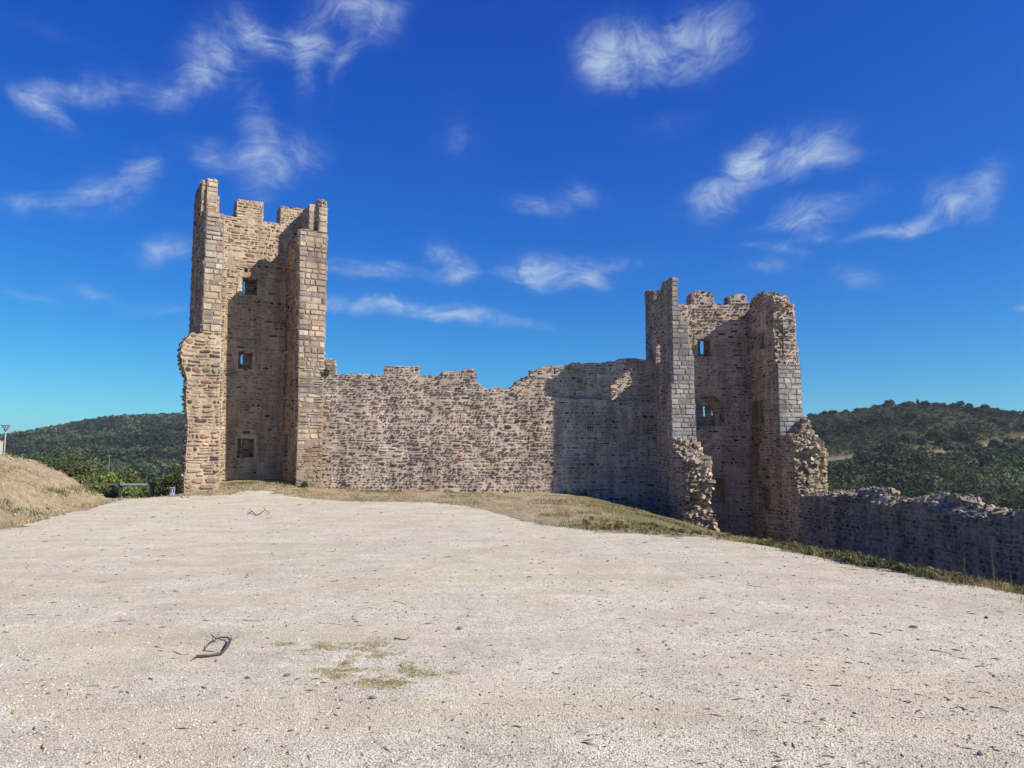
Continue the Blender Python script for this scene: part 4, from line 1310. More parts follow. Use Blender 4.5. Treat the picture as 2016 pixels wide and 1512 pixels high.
# ==================================================================== GRAVEL CHIPS (real small stones)
def chips(name, n, sizef, colf, yr=(3.2, 16), flat=.55, label=None, elong=None):
    # more near the camera
    u = RS.rand(n)
    y = yr[0] * (yr[1] / yr[0]) ** u
    x = RS.uniform(-.75, .75, n) * y
    k = (beyond(x, y) < .1) & ((RS.rand(n) < (.45 + .55 * sstep(-.1, .5, x / y) * sstep(14, 5, y))) | (name == 'gravel'))
    x, y = x[k], y[k]; n = len(x)
    s = sizef(n, y)
    z = H(x, y)
    base = np.array([(1, 0, 0), (0, 1, 0), (-1, 0, 0), (0, -1, 0), (0, 0, 1), (0, 0, -.5)], float)
    v = base[None] * (1 + (RS.rand(n, 6, 1) - .5) * .7)
    el_ = np.ones(n) if elong is None else elong(n)
    v[:, :, 0] *= el_[:, None]
    v[:, :, 1] *= (.6 + RS.rand(n) * .4)[:, None]
    v[:, :, 2] *= flat
    v[:, :, :2] += (RS.rand(n, 6, 2) - .5) * .45
    a = RS.rand(n) * 6.283; ca, sa = np.cos(a)[:, None], np.sin(a)[:, None]
    vx = v[:, :, 0] * ca - v[:, :, 1] * sa; vy = v[:, :, 0] * sa + v[:, :, 1] * ca
    v = np.stack([vx, vy, v[:, :, 2]], -1) * s[:, None, None]
    v += np.stack([x, y, z + s * .15 * flat], 1)[:, None, :]
    tri = np.array([(0, 1, 4), (1, 2, 4), (2, 3, 4), (3, 0, 4), (1, 0, 5), (2, 1, 5), (3, 2, 5), (0, 3, 5)])
    f = (np.arange(n)[:, None, None] * 6 + tri[None]).reshape(-1, 3)
    c = np.repeat(colf(n), 6, axis=0)
    o = np_mesh(name, v.reshape(-1, 3), f, M_STONE, c)
    return o
def c_light(n):
    k = RS.rand(n, 1)
    base = np.where(k < .55, np.array([[.66, .60, .49]]), np.where(k < .90, np.array([[.46, .40, .31]]), np.array([[.76, .72, .62]])))
    return base * (.8 + RS.rand(n, 1) * .35)
def c_dark(n):
    k = RS.rand(n, 1)
    base = np.where(k < .5, np.array([[.12, .095, .08]]), np.where(k < .8, np.array([[.22, .18, .15]]), np.array([[.16, .14, .14]])))
    return base * (.7 + RS.rand(n, 1) * .6)
o = chips('gravel', 60000, lambda n, y: .003 + RS.rand(n) ** 4 * .010, c_light, (3.2, 17))
tag(o, 'pale loose gravel chips covering the courtyard', 'gravel', kind='stuff')
o = chips('leaf_litter', 24000, lambda n, y: (.0022 + RS.rand(n) ** 5 * .008) * (1 + y * .07), c_dark, (3.2, 28), flat=.6, elong=lambda n: 1 + RS.rand(n) ** 3 * 4.0)
tag(o, 'small dark bits of bark and leaf scattered over the gravel', 'litter', kind='stuff')

N = 6500
x = RS.uniform(-23, -9, N); y = RS.uniform(15, 30, N)
k = (beyond(x, y) > -.3) & (RS.rand(N) < np.clip((fbm(x * .8, y * .8, 3) - .3) * 3, .1, 1))
x, y = x[k], y[k]; n = len(x)
s_ = .010 + RS.rand(n) ** 7 * .075
base = np.array([(1, 0, 0), (0, 1, 0), (-1, 0, 0), (0, -1, 0), (0, 0, 1), (0, 0, -.5)], float)
v = (base[None] * (1 + (RS.rand(n, 6, 1) - .5) * .7) + (RS.rand(n, 6, 3) - .5) * .4) * s_[:, None, None] * np.array([1, 1, .6])
v += np.stack([x, y, H(x, y) + s_ * .2], 1)[:, None, :]
tri = np.array([(0, 1, 4), (1, 2, 4), (2, 3, 4), (3, 0, 4), (1, 0, 5), (2, 1, 5), (3, 2, 5), (0, 3, 5)])
c = np.array([.36, .29, .20])[None] * (.55 + RS.rand(n, 1) * .8)
o = np_mesh('earth_clods', v.reshape(-1, 3), (np.arange(n)[:, None, None] * 6 + tri[None]).reshape(-1, 3), M_STONE, np.repeat(c, 6, axis=0))
tag(o, 'stones and clods of earth strewn over the mound', 'stones', kind='stuff')
# ---------- loose stones and sticks one can tell apart
def loose_stone(px, py, wpx, label, col=(.17, .145, .13), flat=.45):
    P_ = on_ground(px, py); s = wpx / F * P_.y
    mb = MB(); v, f = ico()
    V = []
    for q in v:
        k = random.uniform(.85, 1.12)
        V.append(Vector((q.x * s * .5 * k, q.y * s * .38 * k, q.z * s * flat * .5 * k)))
    # one subdivision for a rounder stone
    mb.add(V, f, col)
    o = mb.build('loose_stone', M_STONE)
    o.location = (P_.x, P_.y, hz(P_.x, P_.y) + s * flat * .28)
    o.rotation_euler = (random.uniform(-.15, .15), random.uniform(-.15, .15), random.uniform(-.6, .6))
    md = o.modifiers.new('sub', 'SUBSURF'); md.levels = 1; md.render_levels = 1; md.subdivision_type = 'SIMPLE'
    tag(o, label, 'stone', 'loose stones on the gravel')
loose_stone(904, 1239, 13, 'dark blocky stone on the gravel above the green patches, right of centre')
loose_stone(565, 1331, 20, 'flat dark stone between the crooked branch and the green patches', (.20, .17, .16), .3)
loose_stone(735, 1376, 17, 'brown stone just below the green patches', (.22, .18, .15))
loose_stone(1798, 1236, 19, 'bluish flat stone on the gravel near the right side', (.13, .13, .15), .3)
loose_stone(1942, 1218, 8, 'small dark upright stone near the grassy right edge', (.08, .07, .06), .9)
loose_stone(1148, 1441, 26, 'half buried grey slab at the bottom centre', (.34, .32, .30), .18)
loose_stone(27, 1405, 11, 'small orange brown stone at the lower left edge', (.38, .23, .12), .7)
loose_stone(1929, 1488, 12, 'dark tilted chip near the lower right corner', (.12, .11, .13), .9)
loose_stone(487, 1336, 12, 'small dark brown stone right below the crooked branch', (.13, .10, .09))
loose_stone(118, 1360, 8, 'tiny dark pebble left of the branch in the lower left', (.12, .10, .09))

def tube(mb, pts, radii, col, seg=6):
    n = len(pts)
    rings = []
    for i in range(n):
        d = (pts[min(n - 1, i + 1)] - pts[max(0, i - 1)]).normalized()
        a = d.cross(Vector((0, 0, 1)));
        if a.length < .1: a = d.cross(Vector((1, 0, 0)))
        a.normalize(); b = d.cross(a)
        rings.append([pts[i] + (a * math.cos(6.2832 * k / seg) + b * math.sin(6.2832 * k / seg)) * radii[i] for k in range(seg)])
    V = [v for r_ in rings for v in r_]
    f = []
    for i in range(n - 1):
        for k in range(seg):
            k2 = (k + 1) % seg
            f.append((i * seg + k, i * seg + k2, (i + 1) * seg + k2, (i + 1) * seg + k))
    f.append(tuple(range(seg))[::-1]); f.append(tuple((n - 1) * seg + k for k in range(seg)))
    mb.add(V, f, col)
def stick(name, lines, label, col=(.10, .072, .055), lift=.01, cat='branch', group=None):
    """lines: list of (pixel polyline, radius0, radius1, lift list)"""
    ref = on_ground(*lines[0][0][0])
    z0 = hz(ref.x, ref.y)
    o = thing(name, (ref.x, ref.y, z0), label, cat, group) if len(lines) > 1 else None
    objs = []
    for li, (pts, r0, r1, lf) in enumerate(lines):
        P_ = []
        for i, (a, b) in enumerate(pts):
            g_ = on_ground(a, b); l_ = lf[i] if lf else lift
            P_.append(Vector((g_.x, g_.y, hz(g_.x, g_.y) + l_)))
        fine = [P_[0]]
        for i in range(len(P_) - 1):
            m = (P_[i] + P_[i + 1]) / 2 + Vector((random.uniform(-1, 1), random.uniform(-1, 1), 0)) * (P_[i + 1] - P_[i]).length * .05
            fine += [m, P_[i + 1]]
        n = len(fine)
        mb = MB(); rr = [max(.0012, (r0 + (r1 - r0) * i / (n - 1)) * random.uniform(.65, 1.05) * (.9 if r0 < .02 else .6)) for i in range(n)]
        tube(mb, fine, rr, col)
        if o:
            mb.build('limb', M_BARK, o)
        else:
            ob = mb.build(name, M_BARK)
            tag(ob, label, cat, group)
stick('fallen_branch', [
    ([(386, 1295), (410, 1294), (437, 1290), (447, 1276), (456, 1266)], .017, .008, [.012, .014, .02, .03, .04]),
    ([(437, 1290), (447, 1280), (453, 1268), (448, 1262), (432, 1262), (421, 1267)], .012, .007, [.02, .02, .025, .03, .03, .03]),
    ([(421, 1267), (410, 1273), (402, 1282)], .008, .003, [.03, .03, .01]),
    ([(415, 1260), (424, 1265), (440, 1267), (462, 1265)], .006, .0025, [.05, .035, .03, .02]),
    ([(424, 1265), (433, 1255)], .004, .0015, [.035, .06]),
    ([(398, 1285), (420, 1287), (430, 1289)], .005, .003, [.02, .02, .02]),
    ([(376, 1302), (386, 1296)], .004, .009, [.006, .012])], 'crooked grey branch bent into a loop lying on the foreground gravel')
stick('fallen_branch', [
    ([(488, 1013), (497, 1010), (505, 1016), (513, 1013), (522, 1008), (530, 1013)], .028, .012, [.02, .05, .02, .03, .06, .02]),
    ([(522, 1008), (515, 1004)], .014, .006, [.05, .09]), ([(497, 1010), (489, 1006)], .014, .006, [.04, .07])], 'dark twisted branch lying far out on the gravel before the left tower')
TW = [([(625, 1225), (640, 1228), (655, 1227), (672, 1230), (690, 1232)], .003, 'long thin curved twig above the green patches', (.30, .20, .13)),
      ([(480, 1222), (511, 1223)], .005, 'straight grey stick right of the crooked branch, further back', (.24, .20, .17)),
      ([(225, 1225), (250, 1223), (268, 1222)], .005, 'straight brown stick on the gravel at the left, middle distance', (.20, .15, .11)),
      ([(776, 1257), (790, 1260), (800, 1260), (806, 1255)], .007, 'dark bent stick right above the green patches', (.12, .10, .10)),
      ([(1712, 1247), (1728, 1249), (1738, 1252)], .006, 'dark stick beside the bluish flat stone', (.08, .08, .09)),
      ([(1832, 1280), (1850, 1283), (1868, 1287)], .006, 'pale split stick on the right side of the gravel', (.30, .25, .20)),
      ([(1538, 1370), (1552, 1371), (1562, 1374)], .004, 'thin curved twig at the lower right centre', (.16, .13, .11)),
      ([(340, 1282), (358, 1290), (372, 1288)], .0035, 'thin wavy twig just left of the crooked branch', (.18, .13, .10)),
      ([(1950, 1393), (1970, 1396), (1985, 1403)], .006, 'dark stick near the right border, lower half', (.09, .08, .08)),
      ([(133, 1369), (134, 1362)], .003, 'short upright twig mark at the lower left', (.13, .10, .09)),
      ([(6, 1245), (17, 1246)], .006, 'short dark stick at the left border', (.12, .09, .08)),
      ([(775, 1184), (790, 1187), (800, 1192)], .004, 'small twig in the middle of the gravel', (.14, .11, .10)),
      ([(1616, 1417), (1625, 1421)], .006, 'short dark stick left of the bottom right corner', (.1, .09, .1)),
      ([(1800, 1367), (1815, 1370)], .005, 'short dark stick in the lower right quarter', (.11, .09, .09)),
      ([(1610, 1510), (1622, 1506), (1637, 1503)], .005, 'twig at the bottom edge, right of centre', (.18, .13, .09)),
      ([(1470, 1152), (1487, 1155), (1500, 1156)], .005, 'long low twig on far gravel right of centre', (.16, .13, .11))]
for pts, r0, lb, cl in TW:
    stick('twig', [(pts, r0, r0 * .5, None)], lb, cl, lift=r0, cat='twig', group='twigs on the gravel')

# ==================================================================== TREES
def make_tree(name, loc, rad, hgt, n, leaf, col, label, cat='tree', group=None, clumps=22, seed=1, squash=.8, trunk=True):
    t = thing(name, loc, label, cat, group)
    v, f, c = crown_arrays(rad, n, leaf, clumps, seed, col, squash)
    v = v + np.array([loc[0], loc[1], loc[2] + hgt - rad * squash * .9])
    np_mesh('crown', v, f, M_LEAF, c, parent=t)
    mb = MB()
    L = Vector(loc)
    top_ = L + Vector((0, 0, hgt - rad * squash * .7))
    tube(mb, [L + Vector((0, 0, -.3)), L + Vector((.05 * rad, 0, (hgt - rad) * .5)), top_], [rad * .11, rad * .08, rad * .05], (.13, .10, .075), 8)
    rs = random.Random(seed)
    for _ in range(7):
        a = rs.uniform(0, 6.28); b = L.lerp(top_, rs.uniform(.3, .9))
        e = top_ + Vector((math.cos(a), math.sin(a), rs.uniform(-.2, .5))) * rad * .6
        tube(mb, [b, b.lerp(e, .5) + Vector((0, 0, rad * .08)), e], [rad * .05, rad * .03, rad * .012], (.13, .10, .075), 6)
    mb.build('trunk', M_BARK, t)
    return t
# behind the gap on the left
make_tree('oak_tree', (-19.3, 46, -3.6), 2.0, 4.7, 9000, .085, (.075, .095, .033), 'dark round evergreen oak touching the left side of the left tower', 'tree', clumps=34, seed=3)
make_tree('oak_tree', (-21.2, 47.5, -3.6), 1.5, 3.5, 5000, .085, (.07, .09, .032), 'lower dark evergreen oak behind the barrier at the left', 'tree', clumps=26, seed=4)
make_tree('oak_tree', (-18.2, 41, -3.4), 1.5, 3.0, 6000, .07, (.035, .05, .02), 'low dark oak in front of the blue road sign gap', 'tree', clumps=26, seed=5)
LB = [('leafy_shrub', 135, 880, 62, 2.7, (.085, .115, .048), 'tall grey green shrub behind the mound slope'),
      ('leafy_shrub', 95, 900, 62, 1.9, (.07, .10, .045), 'dark shrub just above the mound slope, left of the tall one'),
      ('leafy_shrub', 165, 900, 52, 2.0, (.11, .125, .055), 'olive coloured shrub right of the tall grey green one'),
      ('leafy_shrub', 200, 922, 46, 1.5, (.13, .17, .05), 'bright green bush above the left end of the barrier'),
      ('leafy_shrub', 235, 925, 50, 1.7, (.12, .16, .05), 'bright green bush above the middle of the barrier'),
      ('leafy_shrub', 262, 932, 56, 1.7, (.10, .13, .045), 'mid green bush beside the dark oak'),
      ('leafy_shrub', 70, 893, 75, 2.2, (.07, .10, .045), 'small dark shrub peeping over the mound near the lamp'),
      ('leafy_shrub', 215, 962, 37, 1.0, (.09, .12, .04), 'low green bush under the barrier at the mound foot')]
for i, (nm, a, b, Y, rd, cl, lb) in enumerate(LB):
    P_ = at_depth(a, b, Y); g0 = hz(P_.x, P_.y)
    make_tree(nm, (P_.x, P_.y, g0), rd, max(P_.z - g0, rd * 1.6), 5200, .085 if Y > 40 else .05, cl, lb, 'shrub', 'shrubs beyond the mound', clumps=24, seed=20 + i)
# plants rooted on the castle
def weed(loc, s, label, n=260, col=(.07, .085, .035), seed=1, cat='plant', name='wall_plant'):
    v, f, c = crown_arrays(s, n, s * .16, 9, seed, col, .8)
    v = v + np.array(loc)
    o = np_mesh(name, v - np.array(loc), f, M_LEAF, c)
    o.location = loc
    tag(o, label, cat)
weed(tuple(f_c.pt(*f_c.uz(641, 738), .12)), .34, 'green plant growing below the arrow slit beside the left tower', 500, seed=5)
weed(tuple(f_c.pt(*f_c.uz(757, 764), .03)), .16, 'faint weed growing from the curtain wall below its merlon', 160, seed=6)
for i, (a, b, lb, s) in enumerate([(600, 966, 'low green weed at the foot of the left tower right pier', .25), (1118, 978, 'green weed at the wall foot at the shadow edge', .25), (1150, 982, 'green weed in shadow at the wall foot', .22)]):
    P_ = at_depth(a, b, 32.6 if i == 0 else 34.1); P_.z = hz(P_.x, P_.y) + .1
    weed(tuple(P_), s, lb, 350, (.08, .11, .04), seed=40 + i, name='weed')
# tall weeds at the right edge
def stalk(px, py_base, hpx, Y, label, seed):
    rs = random.Random(seed)
    P_ = at_depth(px, py_base, Y); z0 = hz(P_.x, P_.y) - .02
    top_z = at_depth(px, py_base - hpx, Y).z
    h = top_z - z0
    mb = MB()
    B = Vector((0, 0, 0)); T = Vector((rs.uniform(-.05, .05) * h, 0, h))
    tube(mb, [B, B.lerp(T, .5) + Vector((.02 * h, 0, 0)), T], [.006, .004, .002], (.20, .19, .11), 5)
    for k in range(26):
        f = rs.uniform(.2, 1.0); b = B.lerp(T, f); a = rs.uniform(0, 6.28); l = h * rs.uniform(.03, .10) * (1.25 - f)
        e = b + Vector((math.cos(a), math.sin(a), .8)) * l
        n_ = Vector((-math.sin(a), math.cos(a), 0)) * l * .16
        mb.add([b, b.lerp(e, .5) + n_, e, b.lerp(e, .5) - n_], [(0, 1, 2, 3)], (.16, .17, .09))
    o = mb.build('tall_weed', M_GRASS)
    o.location = (P_.x, P_.y, z0)
    tag(o, label, 'weed', 'tall weeds on the grassy edge')
stalk(1957, 1140, 56, 9.6, 'tallest flowering weed stalk on the grassy edge by the right border', 1)
stalk(1897, 1130, 44, 10.6, 'second tallest thin weed stalk, left of the tallest one', 2)
stalk(1752, 1100, 24, 12.4, 'yellowish weed in the middle of the right grass edge', 3)
stalk(1674, 1090, 22, 13.4, 'thin weed on the grass edge left of the yellowish one', 4)
stalk(1990, 1150, 26, 9.6, 'short weed stalk at the right border', 5)

# ---------- hill trees
def small_tree_mesh(seed, col, n=420):
    v, f, c = crown_arrays(1.0, n, .17, 10, seed, col, .75)
    v = v + np.array([0, 0, 1.0])
    mb = MB(); tube(mb, [Vector((0, 0, -.3)), Vector((.03, 0, .5)), Vector((0, .02, 1.0))], [.10, .08, .05], (.10, .08, .06), 5)
    v2 = np.array([tuple(p) for p in mb.v]); off = len(v)
    me = bpy.data.meshes.new('hill_tree')
    me.from_pydata([tuple(p) for p in v] + [tuple(p) for p in v2], [], [tuple(q) for q in f] + [tuple(i + off for i in q) for q in mb.f])
    ca = me.color_attributes.new('Col', 'FLOAT_COLOR', 'POINT')
    arr = np.ones((len(v) + len(v2), 4), np.float32); arr[:len(v), :3] = c; arr[len(v):, :3] = (.1, .08, .06)
    ca.data.foreach_set('color', arr.ravel())
    me.materials.append(M_LEAF)
    return me
TCOL = [(.040, .058, .026), (.050, .068, .030), (.062, .075, .038), (.036, .050, .026)]
TM = [small_tree_mesh(100 + i, TCOL[i]) for i in range(4)]
def hill_tree(x, y, s, i, label, group, sz=1.0, name='hill_tree'):
    o = bpy.data.objects.new(name, TM[i % 4])
    COL.objects.link(o)
    o.location = (x, y, hz(x, y) - .1 * s); o.scale = (s, s, s * sz)
    o.rotation_euler = (0, 0, random.uniform(0, 6.28))
    tag(o, label, 'tree', group)
    return o
def th(px): return math.atan((px - 1008) / F / CP)
# crest trees of the right hill
SK = [(1622, 2.0), (1640, 1.8), (1688, 3.0), (1715, 2.4), (1733, 2.1), (1757, 1.6), (1771, 2.2), (1824, 1.8), (1842, 2.4), (1852, 2.0), (1868, 1.7), (1885, 2.7), (1900, 2.9), (1915, 2.0), (1930, 2.3), (1943, 2.0), (1958, 2.7), (1972, 1.8), (1995, 1.7), (2004, 2.1), (1606, 1.9), (1672, 1.6), (1787, 1.4)]
for i, (a, s) in enumerate(SK):
    r = 466 + random.uniform(-6, 3); s = s * .72
    hill_tree(math.sin(th(a)) * r, math.cos(th(a)) * r, s, i, 'small dark tree standing on the skyline of the right hill', 'trees on the skyline of the right hill')
r = 466
# round hut or tree on the summit
o = hill_tree(math.sin(th(1805)) * r, math.cos(th(1805)) * r, 1.15, 3, 'narrow dark cypress shaped tree on the summit of the right hill', None, sz=3.6, name='cypress_tree')
cnt = 0; tries = 0
while cnt < 290 and tries < 9000:
    tries += 1
    a = random.uniform(1585, 2040); r = random.uniform(255, 462)
    x, y = math.sin(th(a)) * r, math.cos(th(a)) * r
    if float(trackd(np.array([x]), np.array([y]))[0]) < 5: continue
    bb = float(bare(np.array([x]), np.array([y]))[0])
    if random.random() < bb * .9: continue
    if float(fbm(np.array([x / 35.]), np.array([y / 35.]), 2)[0]) < random.uniform(.2, .62): continue
    s = random.choice((.8, 1.1, 1.3, 1.7, 2.3)) * random.uniform(.8, 1.15) * (1.25 if r < 330 else 1)
    hill_tree(x, y, s, random.randrange(4), 'one of the many scattered trees on the slope of the right hill', 'trees on the slope of the right hill')
    cnt += 1

def forest(name, pts, leafn, leaf, colf, label, squash=.75, mat=None):
    """many crowns joined as one mass: pts (x,y,radius)"""
    n = len(pts)
    P_ = np.array(pts)
    z = H(P_[:, 0], P_[:, 1])
    m = n * leafn
    k = np.repeat(np.arange(n), leafn)
    d = RS.normal(size=(m, 3)); d /= np.linalg.norm(d, axis=1)[:, None]
    d[:, 2] = np.abs(d[:, 2]) * 1.1 - .25
    lob = 1 + .28 * np.sin(d[:, 0] * 5 + k * 1.7) * np.cos(d[:, 1] * 6 + k * 2.3)
    rad = P_[k, 2] * (.75 + .3 * RS.rand(m)) * lob
    c = np.stack([P_[k, 0], P_[k, 1], z[k] + P_[k, 2] * .55], 1) + d * rad[:, None] * np.array([1, 1, squash])
    u = RS.normal(size=(m, 3)); u /= np.linalg.norm(u, axis=1)[:, None]
    w = np.cross(u, d + RS.normal(size=(m, 3)) * .4); w /= np.maximum(np.linalg.norm(w, axis=1), .01)[:, None]
    s = P_[k, 2] * leaf * (.6 + .8 * RS.rand(m))
    v = np.stack([c - u * s[:, None], c + w * s[:, None] * .7, c + u * s[:, None], c - w * s[:, None] * .7], 1).reshape(-1, 3)
    col = colf(P_)[k] * (.7 + .6 * RS.rand(m, 1))
    o = np_mesh(name, v, np.arange(m * 4).reshape(m, 4), M_LEAF, np.repeat(col, 4, axis=0))
    tag(o, label, 'forest', kind='stuff')
    return o
def tcol(base, var=.35):
    def f(P_):
        n = len(P_)
        c = np.array(base)[None] * (1 - var + 2 * var * RS.rand(n, 1))
        c[:, 0] *= .8 + .5 * RS.rand(n)
        c *= (.6 + .9 * sstep(.35, .65, fbm(P_[:, 0] / 30., P_[:, 1] / 30., 3)))[:, None]
        return c
    return f
# left hill wood
pts = []
while len(pts) < 5200:
    a = random.uniform(-60, 420); u = random.random(); r = 210 + 700 * u ** .8
    x, y = math.sin(th(a)) * r, math.cos(th(a)) * r
    bb = float(bare(np.array([x]), np.array([y]))[0])
    if bb > .35 and random.random() < bb: continue
    pts.append((x, y, random.choice((1.1, 1.6, 2.2, 3.0, 4.2)) * random.uniform(.8, 1.15) * (.8 + .3 * r / 900)))
forest('hill_woodland', pts, 70, .20, tcol((.048, .066, .030), .55), 'dense dark evergreen woodland covering the left hill')
# right hill scrub and valley wood
pts = []
while len(pts) < 5600:
    a = random.uniform(1480, 2080); r = random.uniform(230, 468)
    x, y = math.sin(th(a)) * r, math.cos(th(a)) * r
    if float(trackd(np.array([x]), np.array([y]))[0]) < 3: continue
    bb = float(bare(np.array([x]), np.array([y]))[0])
    if random.random() < bb * .9: continue
    pts.append((x, y, random.choice((.3, .4, .55, .8, 1.15)) * random.uniform(.8, 1.2)))
forest('hillside_scrub', pts, 44, .24, tcol((.042, .058, .027), .5), 'low dark scrub scattered over the right hillside')
pts = []
while len(pts) < 1150:
    a = random.uniform(1450, 2150); r = random.uniform(95, 262)
    x, y = math.sin(th(a)) * r, math.cos(th(a)) * r
    if r > 225 and float(bare(np.array([x]), np.array([y]))[0]) > .45: continue
    nz_ = float(fbm(np.array([x / 16.]), np.array([y / 16.]), 2)[0])
    if nz_ < .36 and random.random() < .75: continue
    pts.append((x, y, random.choice((.9, 1.3, 1.9, 2.6, 3.6)) * random.uniform(.8, 1.2)))
forest('valley_woodland', pts, 170, .12, tcol((.062, .085, .034), .55), 'green valley woodland below the right hill')
# nearer bright bushes just past the low wall
NB = [(1700, 952, 60, 2.2, 'mid green bush rising behind the low wall near the tower'), (1860, 985, 55, 2.0, 'bright green bush behind the low wall, left of the right edge'), (1935, 990, 50, 2.0, 'bright green bush behind the low wall close to the right edge'), (1660, 945, 75, 2.6, 'dark bush between the torn wall and the low wall crest')]
for i, (a, b, Y, rd, lb) in enumerate(NB):
    P_ = at_depth(a, b, Y); g0 = hz(P_.x, P_.y)
    make_tree('bush', (P_.x, P_.y, g0), rd, max(rd * 1.4, P_.z - g0), 6000, .10, (.10, .15, .045) if 'bright' in lb else (.06, .09, .035), lb, 'bush', 'bushes behind the low wall', clumps=24, seed=60 + i)

# ==================================================================== SMALL THINGS AT THE LEFT
def box(mb, c, sx, sy, sz, col, rot=0):
    ca, sa = math.cos(rot), math.sin(rot)
    V = []
    for dz in (-1, 1):
        for dx, dy in ((-1, -1), (1, -1), (1, 1), (-1, 1)):
            x, y = dx * sx / 2, dy * sy / 2
            V.append(Vector((c[0] + x * ca - y * sa, c[1] + x * sa + y * ca, c[2] + dz * sz / 2)))
    mb.add(V, [(0, 3, 2, 1), (4, 5, 6, 7), (0, 1, 5, 4), (1, 2, 6, 5), (2, 3, 7, 6), (3, 0, 4, 7)], col)
# road sign
Y = 29.7
s0 = at_depth(335.5, 959.5, Y); s1 = at_depth(343.8, 970.5, Y); s2 = at_depth(343.2, 978, Y)
gx = (s0.x + s1.x) / 2; g0 = hz(gx, Y)
sg = thing('road_sign', (gx, Y, g0), 'small blue and white dead end road sign at the foot of the left tower', 'sign')
w_ = s1.x - s0.x; hS = s0.z - s1.z
mb = MB(); tube(mb, [Vector((gx, Y + .03, g0 - .1)), Vector((gx, Y + .03, s0.z - .02))], [.02, .02], (.30, .31, .32), 8); mb.build('post', M_PAINT, sg)
mb = MB(); box(mb, (gx, Y, (s0.z + s1.z) / 2), w_, .012, hS, (.75, .76, .78)); pn = mb.build('panel', M_PAINT, sg)
mb = MB(); box(mb, (gx, Y - .008, (s0.z + s1.z) / 2), w_ * .86, .004, hS * .88, (.012, .07, .42)); mb.build('blue_field', M_PAINT, pn)
mb = MB(); box(mb, (gx, Y - .0125, (s0.z + s1.z) / 2 - hS * .12), w_ * .16, .004, hS * .6, (.78, .78, .8)); mb.build('white_bar', M_PAINT, pn)
mb = MB(); box(mb, (gx, Y - .0125, s0.z - hS * .2), w_ * .5, .004, hS * .16, (.55, .06, .05)); mb.build('red_bar', M_PAINT, pn)
mb = MB(); box(mb, (gx - .006, Y, (s1.z + s2.z) / 2 - .004), w_ * .92, .012, (s1.z - s2.z) - .008, (.72, .73, .75)); pl2 = mb.build('plate', M_PAINT, sg)
mb = MB()
box(mb, (gx - .02, Y - .008, s1.z - (s1.z - s2.z) * .32), w_ * .5, .004, (s1.z - s2.z) * .12, (.05, .05, .06))
box(mb, (gx - .0, Y - .008, s1.z - (s1.z - s2.z) * .62), w_ * .62, .004, (s1.z - s2.z) * .14, (.05, .05, .06))
mb.build('lettering', M_PAINT, pl2)
# barrier
Yb = 31.0
a = at_depth(160, 953.5, Yb); b = at_depth(236, 953.5, Yb); c_ = at_depth(292, 954, Yb)
br = thing('barrier', ((a.x + c_.x) / 2, Yb, hz(b.x, Yb)), 'low horizontal barrier rail across the track left of the tower', 'barrier')
mb = MB(); box(mb, ((a.x + b.x) / 2, Yb + .06, a.z), b.x - a.x, .08, .10, (.16, .14, .11)); mb.build('wooden_rail', M_WOOD, br)
mb = MB(); box(mb, ((b.x + c_.x) / 2 + .02, Yb, b.z), c_.x - b.x, .06, .07, (.33, .35, .44)); mb.build('metal_rail', M_PAINT, br)
for xx in (b.x, at_depth(299, 954, Yb).x):
    g0 = hz(xx, Yb)
    mb = MB(); box(mb, (xx, Yb + .06, (b.z + .05 + g0 - .2) / 2), .11, .11, b.z + .05 - g0 + .2, (.06, .075, .05)); mb.build('post', M_WOOD, br)
# lamp on a mast beyond the mound
Yl = 80.0
p0 = at_depth(8.5, 885, Yl); p1 = at_depth(10, 850, Yl); hl0 = at_depth(5, 837.5, Yl); hl1 = at_depth(18.5, 837.5, Yl); tip = at_depth(11, 850, Yl)
lm = thing('street_lamp', (p0.x, Yl, hz(p0.x, Yl)), 'grey lamp post with a triangular head behind the mound at the left border', 'lamp')
mb = MB(); tube(mb, [Vector((p0.x, Yl, hz(p0.x, Yl))), Vector((tip.x, Yl, tip.z))], [.09, .06], (.42, .44, .45), 8); mb.build('pole', M_PAINT, lm)
mb = MB()
for (A_, B_) in ((hl0, hl1), (hl0, tip), (hl1, tip)):
    tube(mb, [A_, B_], [.045, .045], (.20, .22, .25), 6)
for yy in (-.25, .25):
    tube(mb, [hl0 + Vector((0, yy, 0)), hl1 + Vector((0, yy, 0))], [.03, .03], (.20, .22, .25), 6)
    tube(mb, [hl0 + Vector((0, yy, 0)), tip], [.03, .03], (.20, .22, .25), 6)
    tube(mb, [hl1 + Vector((0, yy, 0)), tip], [.03, .03], (.20, .22, .25), 6)
mb.build('lamp_frame', M_PAINT, lm)
mb = MB(); cc2 = (hl0 + hl1) / 2
box(mb, (cc2.x, Yl, cc2.z - .22), .34, .34, .26, (.68, .70, .72)); mb.build('lamp_glass', M_PAINT, lm)
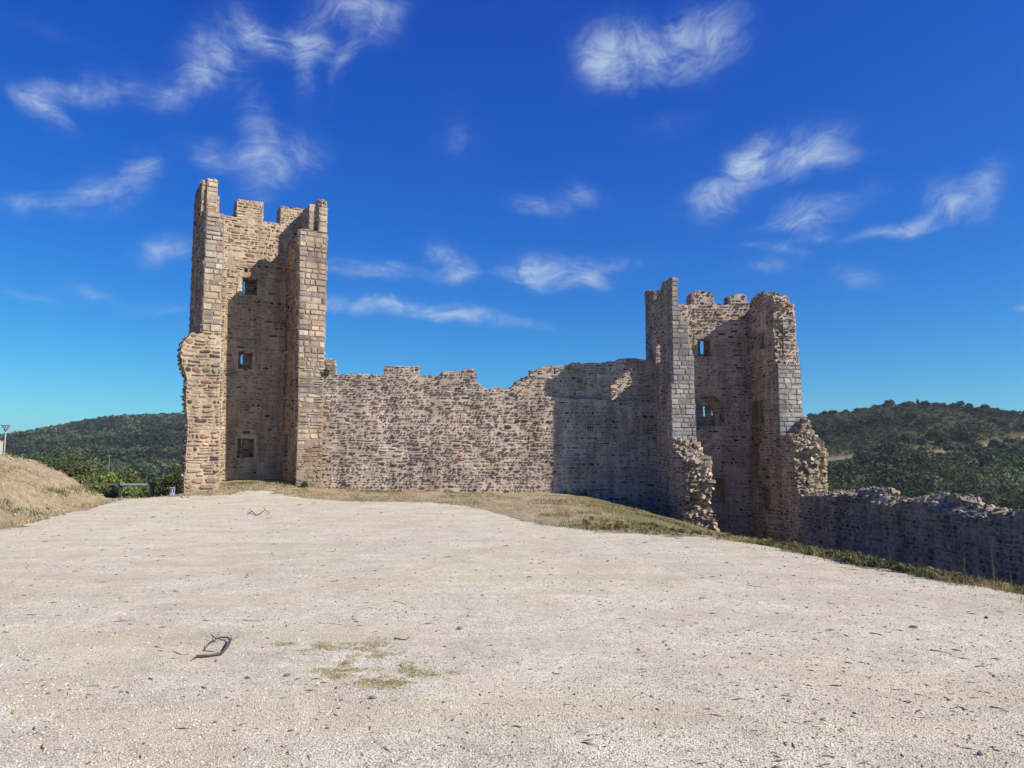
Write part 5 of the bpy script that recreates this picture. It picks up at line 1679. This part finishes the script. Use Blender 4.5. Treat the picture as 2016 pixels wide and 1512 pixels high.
# house corner
Yh = 95.0
h0 = at_depth(-60, 893, Yh); h1_ = at_depth(6.5, 869, Yh); rf = at_depth(8.5, 864, Yh)
h1_.x = at_depth(6.5, 869, Yh + 5).x; rf.x = at_depth(8.5, 864, Yh + 5.3).x; h0.x = h1_.x - 7
g0 = hz(h1_.x - 3, Yh)
hs2 = thing('house', ((h0.x + h1_.x) / 2, Yh + 2, g0), 'corner of a pale house with a tiled roof at the far left border', 'house')
mb = MB(); box(mb, ((h0.x + h1_.x) / 2, Yh + 2.5, (h1_.z + g0) / 2), h1_.x - h0.x, 5, h1_.z - g0, (.42, .39, .35)); mb.build('wall', M_STONE, hs2)
mb = MB()
x0, x1 = h0.x - .3, rf.x
V = [Vector((x0, Yh - .3, h1_.z)), Vector((x1, Yh - .3, h1_.z)), Vector((x1, Yh + 5.3, h1_.z)), Vector((x0, Yh + 5.3, h1_.z)),
     Vector((x0, Yh - .3, h1_.z + .14)), Vector((x1, Yh - .3, h1_.z + .14)), Vector((x1, Yh + 5.3, h1_.z + .14)), Vector((x0, Yh + 5.3, h1_.z + .14)),
     Vector((x0, Yh + 2.5, h1_.z + .6)), Vector((x1 - 1.0, Yh + 2.5, h1_.z + .6))]
mb.add(V, [(0, 1, 5, 4), (1, 2, 6, 5), (2, 3, 7, 6), (3, 0, 4, 7), (4, 5, 9, 8), (5, 6, 9), (6, 7, 8, 9), (7, 4, 8), (0, 3, 2, 1)], (.36, .19, .12))
mb.build('roof', M_STONE, hs2)
# utility pole in the valley
P_ = at_depth(215.5, 895, 260); g0 = hz(P_.x, 260)
mb = MB(); tube(mb, [Vector((0, 0, -.5)), Vector((0, 0, max(6, P_.z - g0)))], [.13, .10], (.27, .25, .22), 6)
tube(mb, [Vector((-.9, 0, max(6, P_.z - g0) - .5)), Vector((.9, 0, max(6, P_.z - g0) - .5))], [.08, .08], (.42, .38, .34), 5)
o = mb.build('utility_pole', M_WOOD); o.location = (P_.x, 260, g0)
tag(o, 'thin pale utility pole standing in the left hill woodland', 'pole')
# ==================================================================== HAZE
hm = bpy.data.materials.new('haze'); hm.use_nodes = True
ht = NT(hm.node_tree); hm.node_tree.nodes.clear()
ho = ht.n('ShaderNodeOutputMaterial'); pv = ht.n('ShaderNodeVolumePrincipled')
pv.inputs['Color'].default_value = (.72, .84, 1.0, 1)
pv.inputs['Density'].default_value = .00017
pv.inputs['Anisotropy'].default_value = .2
ht.link(pv.outputs[0], ho.inputs['Volume'])
mb = MB(); box(mb, (0, 0, 0), 5400, 5400, 1, (1, 1, 1))
mb.v = [Vector((p.x, p.y, -140 if p.z < 0 else 62)) for p in mb.v]
o = mb.build('haze', hm); tag(o, kind='stuff'); o['label'] = 'thin blue haze in the air'
print('objects', len(bpy.data.objects), 'polys', sum(len(o.data.polygons) for o in bpy.data.objects if o.type == 'MESH'))
